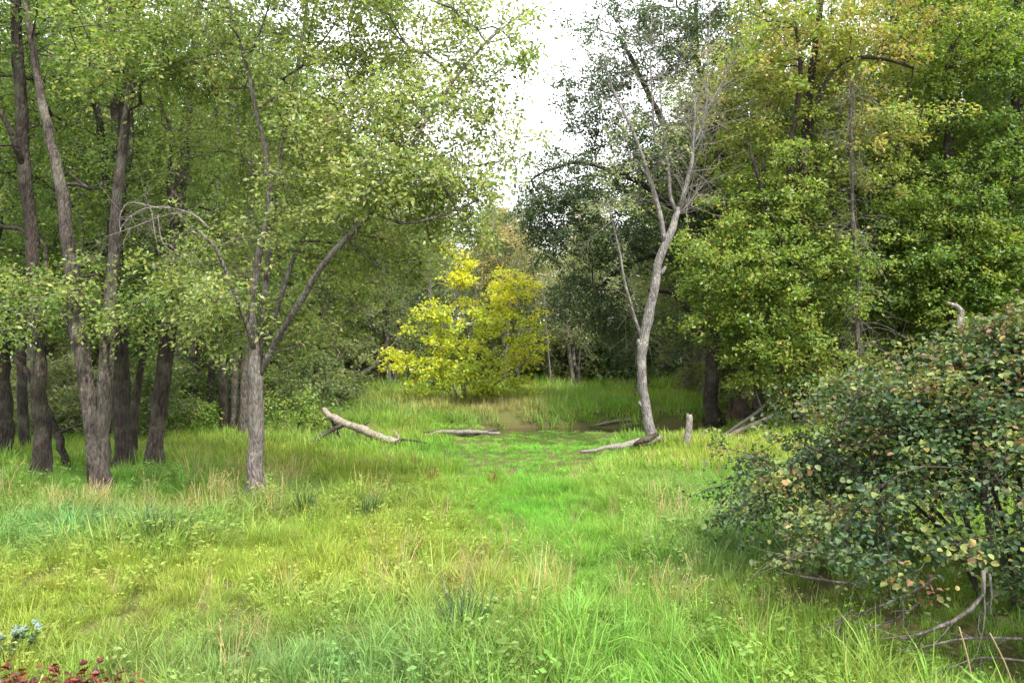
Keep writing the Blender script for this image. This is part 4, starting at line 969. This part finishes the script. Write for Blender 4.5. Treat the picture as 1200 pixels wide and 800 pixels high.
def sow(p, choose, smin, smax, tilt=.18):
    p = clear_water(p); t, sw, px, py = tint_of(p); n = len(p)
    v, sc_ = choose(p, sw, px, py)
    dyc = p[:, 1] - creek_y(p[:, 0]); inz = np.abs(p[:, 0] - 2.2) < 5
    ok = (v >= 0) & ~((np.hypot(p[:, 0] - 4.1, (p[:, 1] - 6.5) * 1.1) < 1.95) & (rg.random(n) < .55)) & ~(inz & (p[:, 0] > -1) & (dyc > -2.3) & (dyc < .92))
    s = rg.uniform(smin, smax, n) * sc_
    rot = np.stack([rg.normal(0, tilt, n), rg.normal(0, tilt, n), rg.uniform(0, 6.283, n)], 1)
    sc3 = np.stack([s * rg.uniform(.9, 1.3, n), s * rg.uniform(.9, 1.3, n), s], 1)
    dy = p[:, 1] - creek_y(p[:, 0]); low = np.clip(1 - .45 * sst(.35, .8, sw) * sst(13, 17, p[:, 1]), .3, 1)
    low = np.where((dy > -6) & (dy < -.4) & (np.abs(p[:, 0] - 2) < 4.5), np.minimum(low, .32), low); sc3[:, 2] *= low
    hid = (np.abs(p[:, 0] - xlog) < 1.3) & (p[:, 1] > d_snag - 4.2) & (p[:, 1] < d_snag - .6); sc3[hid, 2] *= .62
    dry = (v == 4)
    t[dry] = C_DRY * rg.uniform(.75, 1.2, (dry.sum(), 1))
    ALL.append((p[ok], rot[ok], sc3[ok], t[ok], v[ok]))
def near_choice(p, sw, px, py):
    n = len(p); u = rg.random(n); x, y = p[:, 0], p[:, 1]
    lance = .10 + .55 * patch(px, py, 300, 800, 320, 60) + .5 * patch(px, py, 90, 610, 190, 35) + .35 * patch(px, py, 850, 720, 160, 100) + .25 * nz2(x, y, 1.1, 3)
    lance = np.clip(lance * .8, .02, .6) * (1 - .8 * sw)
    dry = .004 + .035 * patch(px, py, 560, 700, 140, 50) + .08 * patch(px, py, 200, 590, 200, 20) + .04 * patch(px, py, 820, 690, 90, 60) + .02 * nz2(x, y, 1.6, 5)
    v = np.where(u < lance, 2 + rg.integers(0, 2, n), np.where(u < lance + np.clip(dry, 0, .3), 4, np.where(u < lance + dry + .10 * (1 - sw), 5, np.where(u < .86, rg.integers(0, 2, n), 8))))
    h = 1 + .35 * nz2(x, y, 1.3, 2) + .2 * nz2(x, y, 3.1, 9)
    return v, np.clip(h, .55, 1.6) * np.where(sw > .4, .8, 1)
def far_choice(p, sw, px, py):
    n = len(p); u = rg.random(n); v = np.where(u < .06, 4, np.where(u < .5, 6, 7)); h = 1 + .3 * nz2(p[:, 0], p[:, 1], .8, 2)
    shade = (np.abs(p[:, 0]) > 9) & (p[:, 1] > 30)
    v = np.where(shade & (rg.random(n) < .5), -1, v)
    return v, np.clip(h, .6, 1.5) * np.where(sw > .4, .5, 1)
sow(field(3.0, 8, 120, 1.6), near_choice, .45, .8)
sow(field(8, 14, 84), near_choice, .55, .95)
sow(field(14, 24, 30, .5), far_choice, .42, .78)
sow(field(24, 40, 15, .5), far_choice, .6, 1.1)
sow(field(40, 75, 3, .5), far_choice, 1.1, 1.9)
Pm, Rm, Sm, Tm, Vm = [np.concatenate([a[i] for a in ALL]) for i in range(5)]
scatter('meadow_grass', 'long mixed meadow grass covering the clearing up to the woods', Pm, Rm, Sm, Tm, Vm)

# tussocks and small plants that stand out
def plant(name, label, cat, px, py, n, hl, wd, spread, arch, col, seed, group=None, part='blade_tuft'):
    p = G(px, py); b_ = tuft(name, n, hl, wd, spread, arch, seed, [np.array(col) * k for k in (.8, 1, 1.15)], 'leaf')
    b_.location = (p[0], p[1], float(gz(p[0], p[1]))); link(b_); tag(b_, label, cat, group); return b_
for i, (px, py, lab) in enumerate([(545, 748, 'dark blue-green grass tussock in the worn brown grass of the clearing'), (430, 612, 'dark green upright sedge tussock in front of the fallen log'), (360, 606, 'blue-green sedge tussock close to the forked maple'), (185, 640, 'blue-green sedge tussock in front of the twin-stemmed maple')]):
    plant('sedge_tussock', lab, 'grass tussock', px, py, 90, (.25, .55), .005, .14, .7, (.05, .105, .045), 200 + i, 'sedge tussocks')
for i, (px, py, lab) in enumerate([(577, 570, 'single rust-red dead seed stalk in the bright green wet strip'), (487, 552, 'rusty red dead dock plant behind the sedge tussocks'), (505, 570, 'small rusty dock plant at the edge of the bright wet strip')]):
    plant('dock_plant', lab, 'plant', px, py, 26, (.2, .42), .007, .09, .5, (.22, .085, .035), 220 + i, 'rusty dock plants')

# dark red-leaved and blue-flowered plants at the near edge
rp_ = np.random.default_rng(300)
def leafy(name, label, cat, x, y, h, n, size, pal, group, heads=None):
    base = np.array((x, y, float(gz(x, y)))); root = empty(name, base); tag(root, label, cat, group)
    b = Buf(); lb = Buf(); pos = []; ax = []
    for k in range(5):
        a = rp_.uniform(0, 6.283); e = base + (.09 * math.cos(a), .09 * math.sin(a), h * rp_.uniform(.8, 1.05))
        b.tube([base - (0, 0, .03), base * .5 + e * .5 + (0, 0, .02), e], [.004, .003, .002], 5, c=(.10, .14, .06))
        for q in range(n):
            t_ = rp_.uniform(.35, 1); c_ = rp_.uniform(0, 6.283); pos.append(base + (e - base) * t_); ax.append((math.cos(c_), math.sin(c_), rp_.uniform(-.1, .5)))
        if heads is not None:
            lb = Buf(); lb.tube([e - (0, 0, .004), e, e + (0, 0, .012)], [.008, .012, .004], 6, c=np.array(heads) * .7)
            for q in range(40):
                u_ = unit(rp_.normal(size=3)); lb.add([e + u_ * .006, e + u_ * .024 + np.cross(u_, (0, 0, 1)) * .004, e + u_ * .028 - np.cross(u_, (0, 0, 1)) * .004], [(0, 1, 2)], None, heads)
            tag(lb.build('flower_head', M['leaf'], root, smooth=False, origin=base), kind='stuff')
    b.build('stem', M['leaf'], root, origin=base)
    lb = Buf()
    m_ = len(pos); leaves(lb, np.array(pos), np.array(ax), unit(rp_.normal(size=(m_, 3)) * .4 + (0, 0, 1)), size * rp_.uniform(.6, 1.2, m_), pick_colours(pal, m_, rp_), rp_, 'round')
    tag(lb.build('foliage', M['leaf'], root, smooth=False, origin=base), kind='stuff')
RED = [(3, (.10, .012, .012)), (3, (.17, .022, .018)), (1, (.24, .05, .04))]
GRN = [(1, (.08, .13, .07)), (1, (.11, .16, .08))]
for i in range(9):
    px = 4 + i * 18; pp = P(px, 800, 4.62); leafy('red_leaf_plant', 'low plant with dark wine-red leaves at the near edge of the meadow', 'plant', pp[0], 4.62 + rp_.normal() * .05, .22 + .04 * rp_.random(), 9, .045, RED, 'dark red plants along the near edge')
for px, y_, lab in ((8, 5.1, 'pale blue flower cluster on grey-green stems behind the red plants, the leafier one'), (26, 5.25, 'taller pale blue flower cluster on grey-green stems behind the red plants')):
    pp = P(px, 760, y_); leafy('blue_flower_plant', lab, 'plant', pp[0], y_, .27, 8, .045, GRN, 'blue flowers at the near edge', heads=(.34, .44, .46))
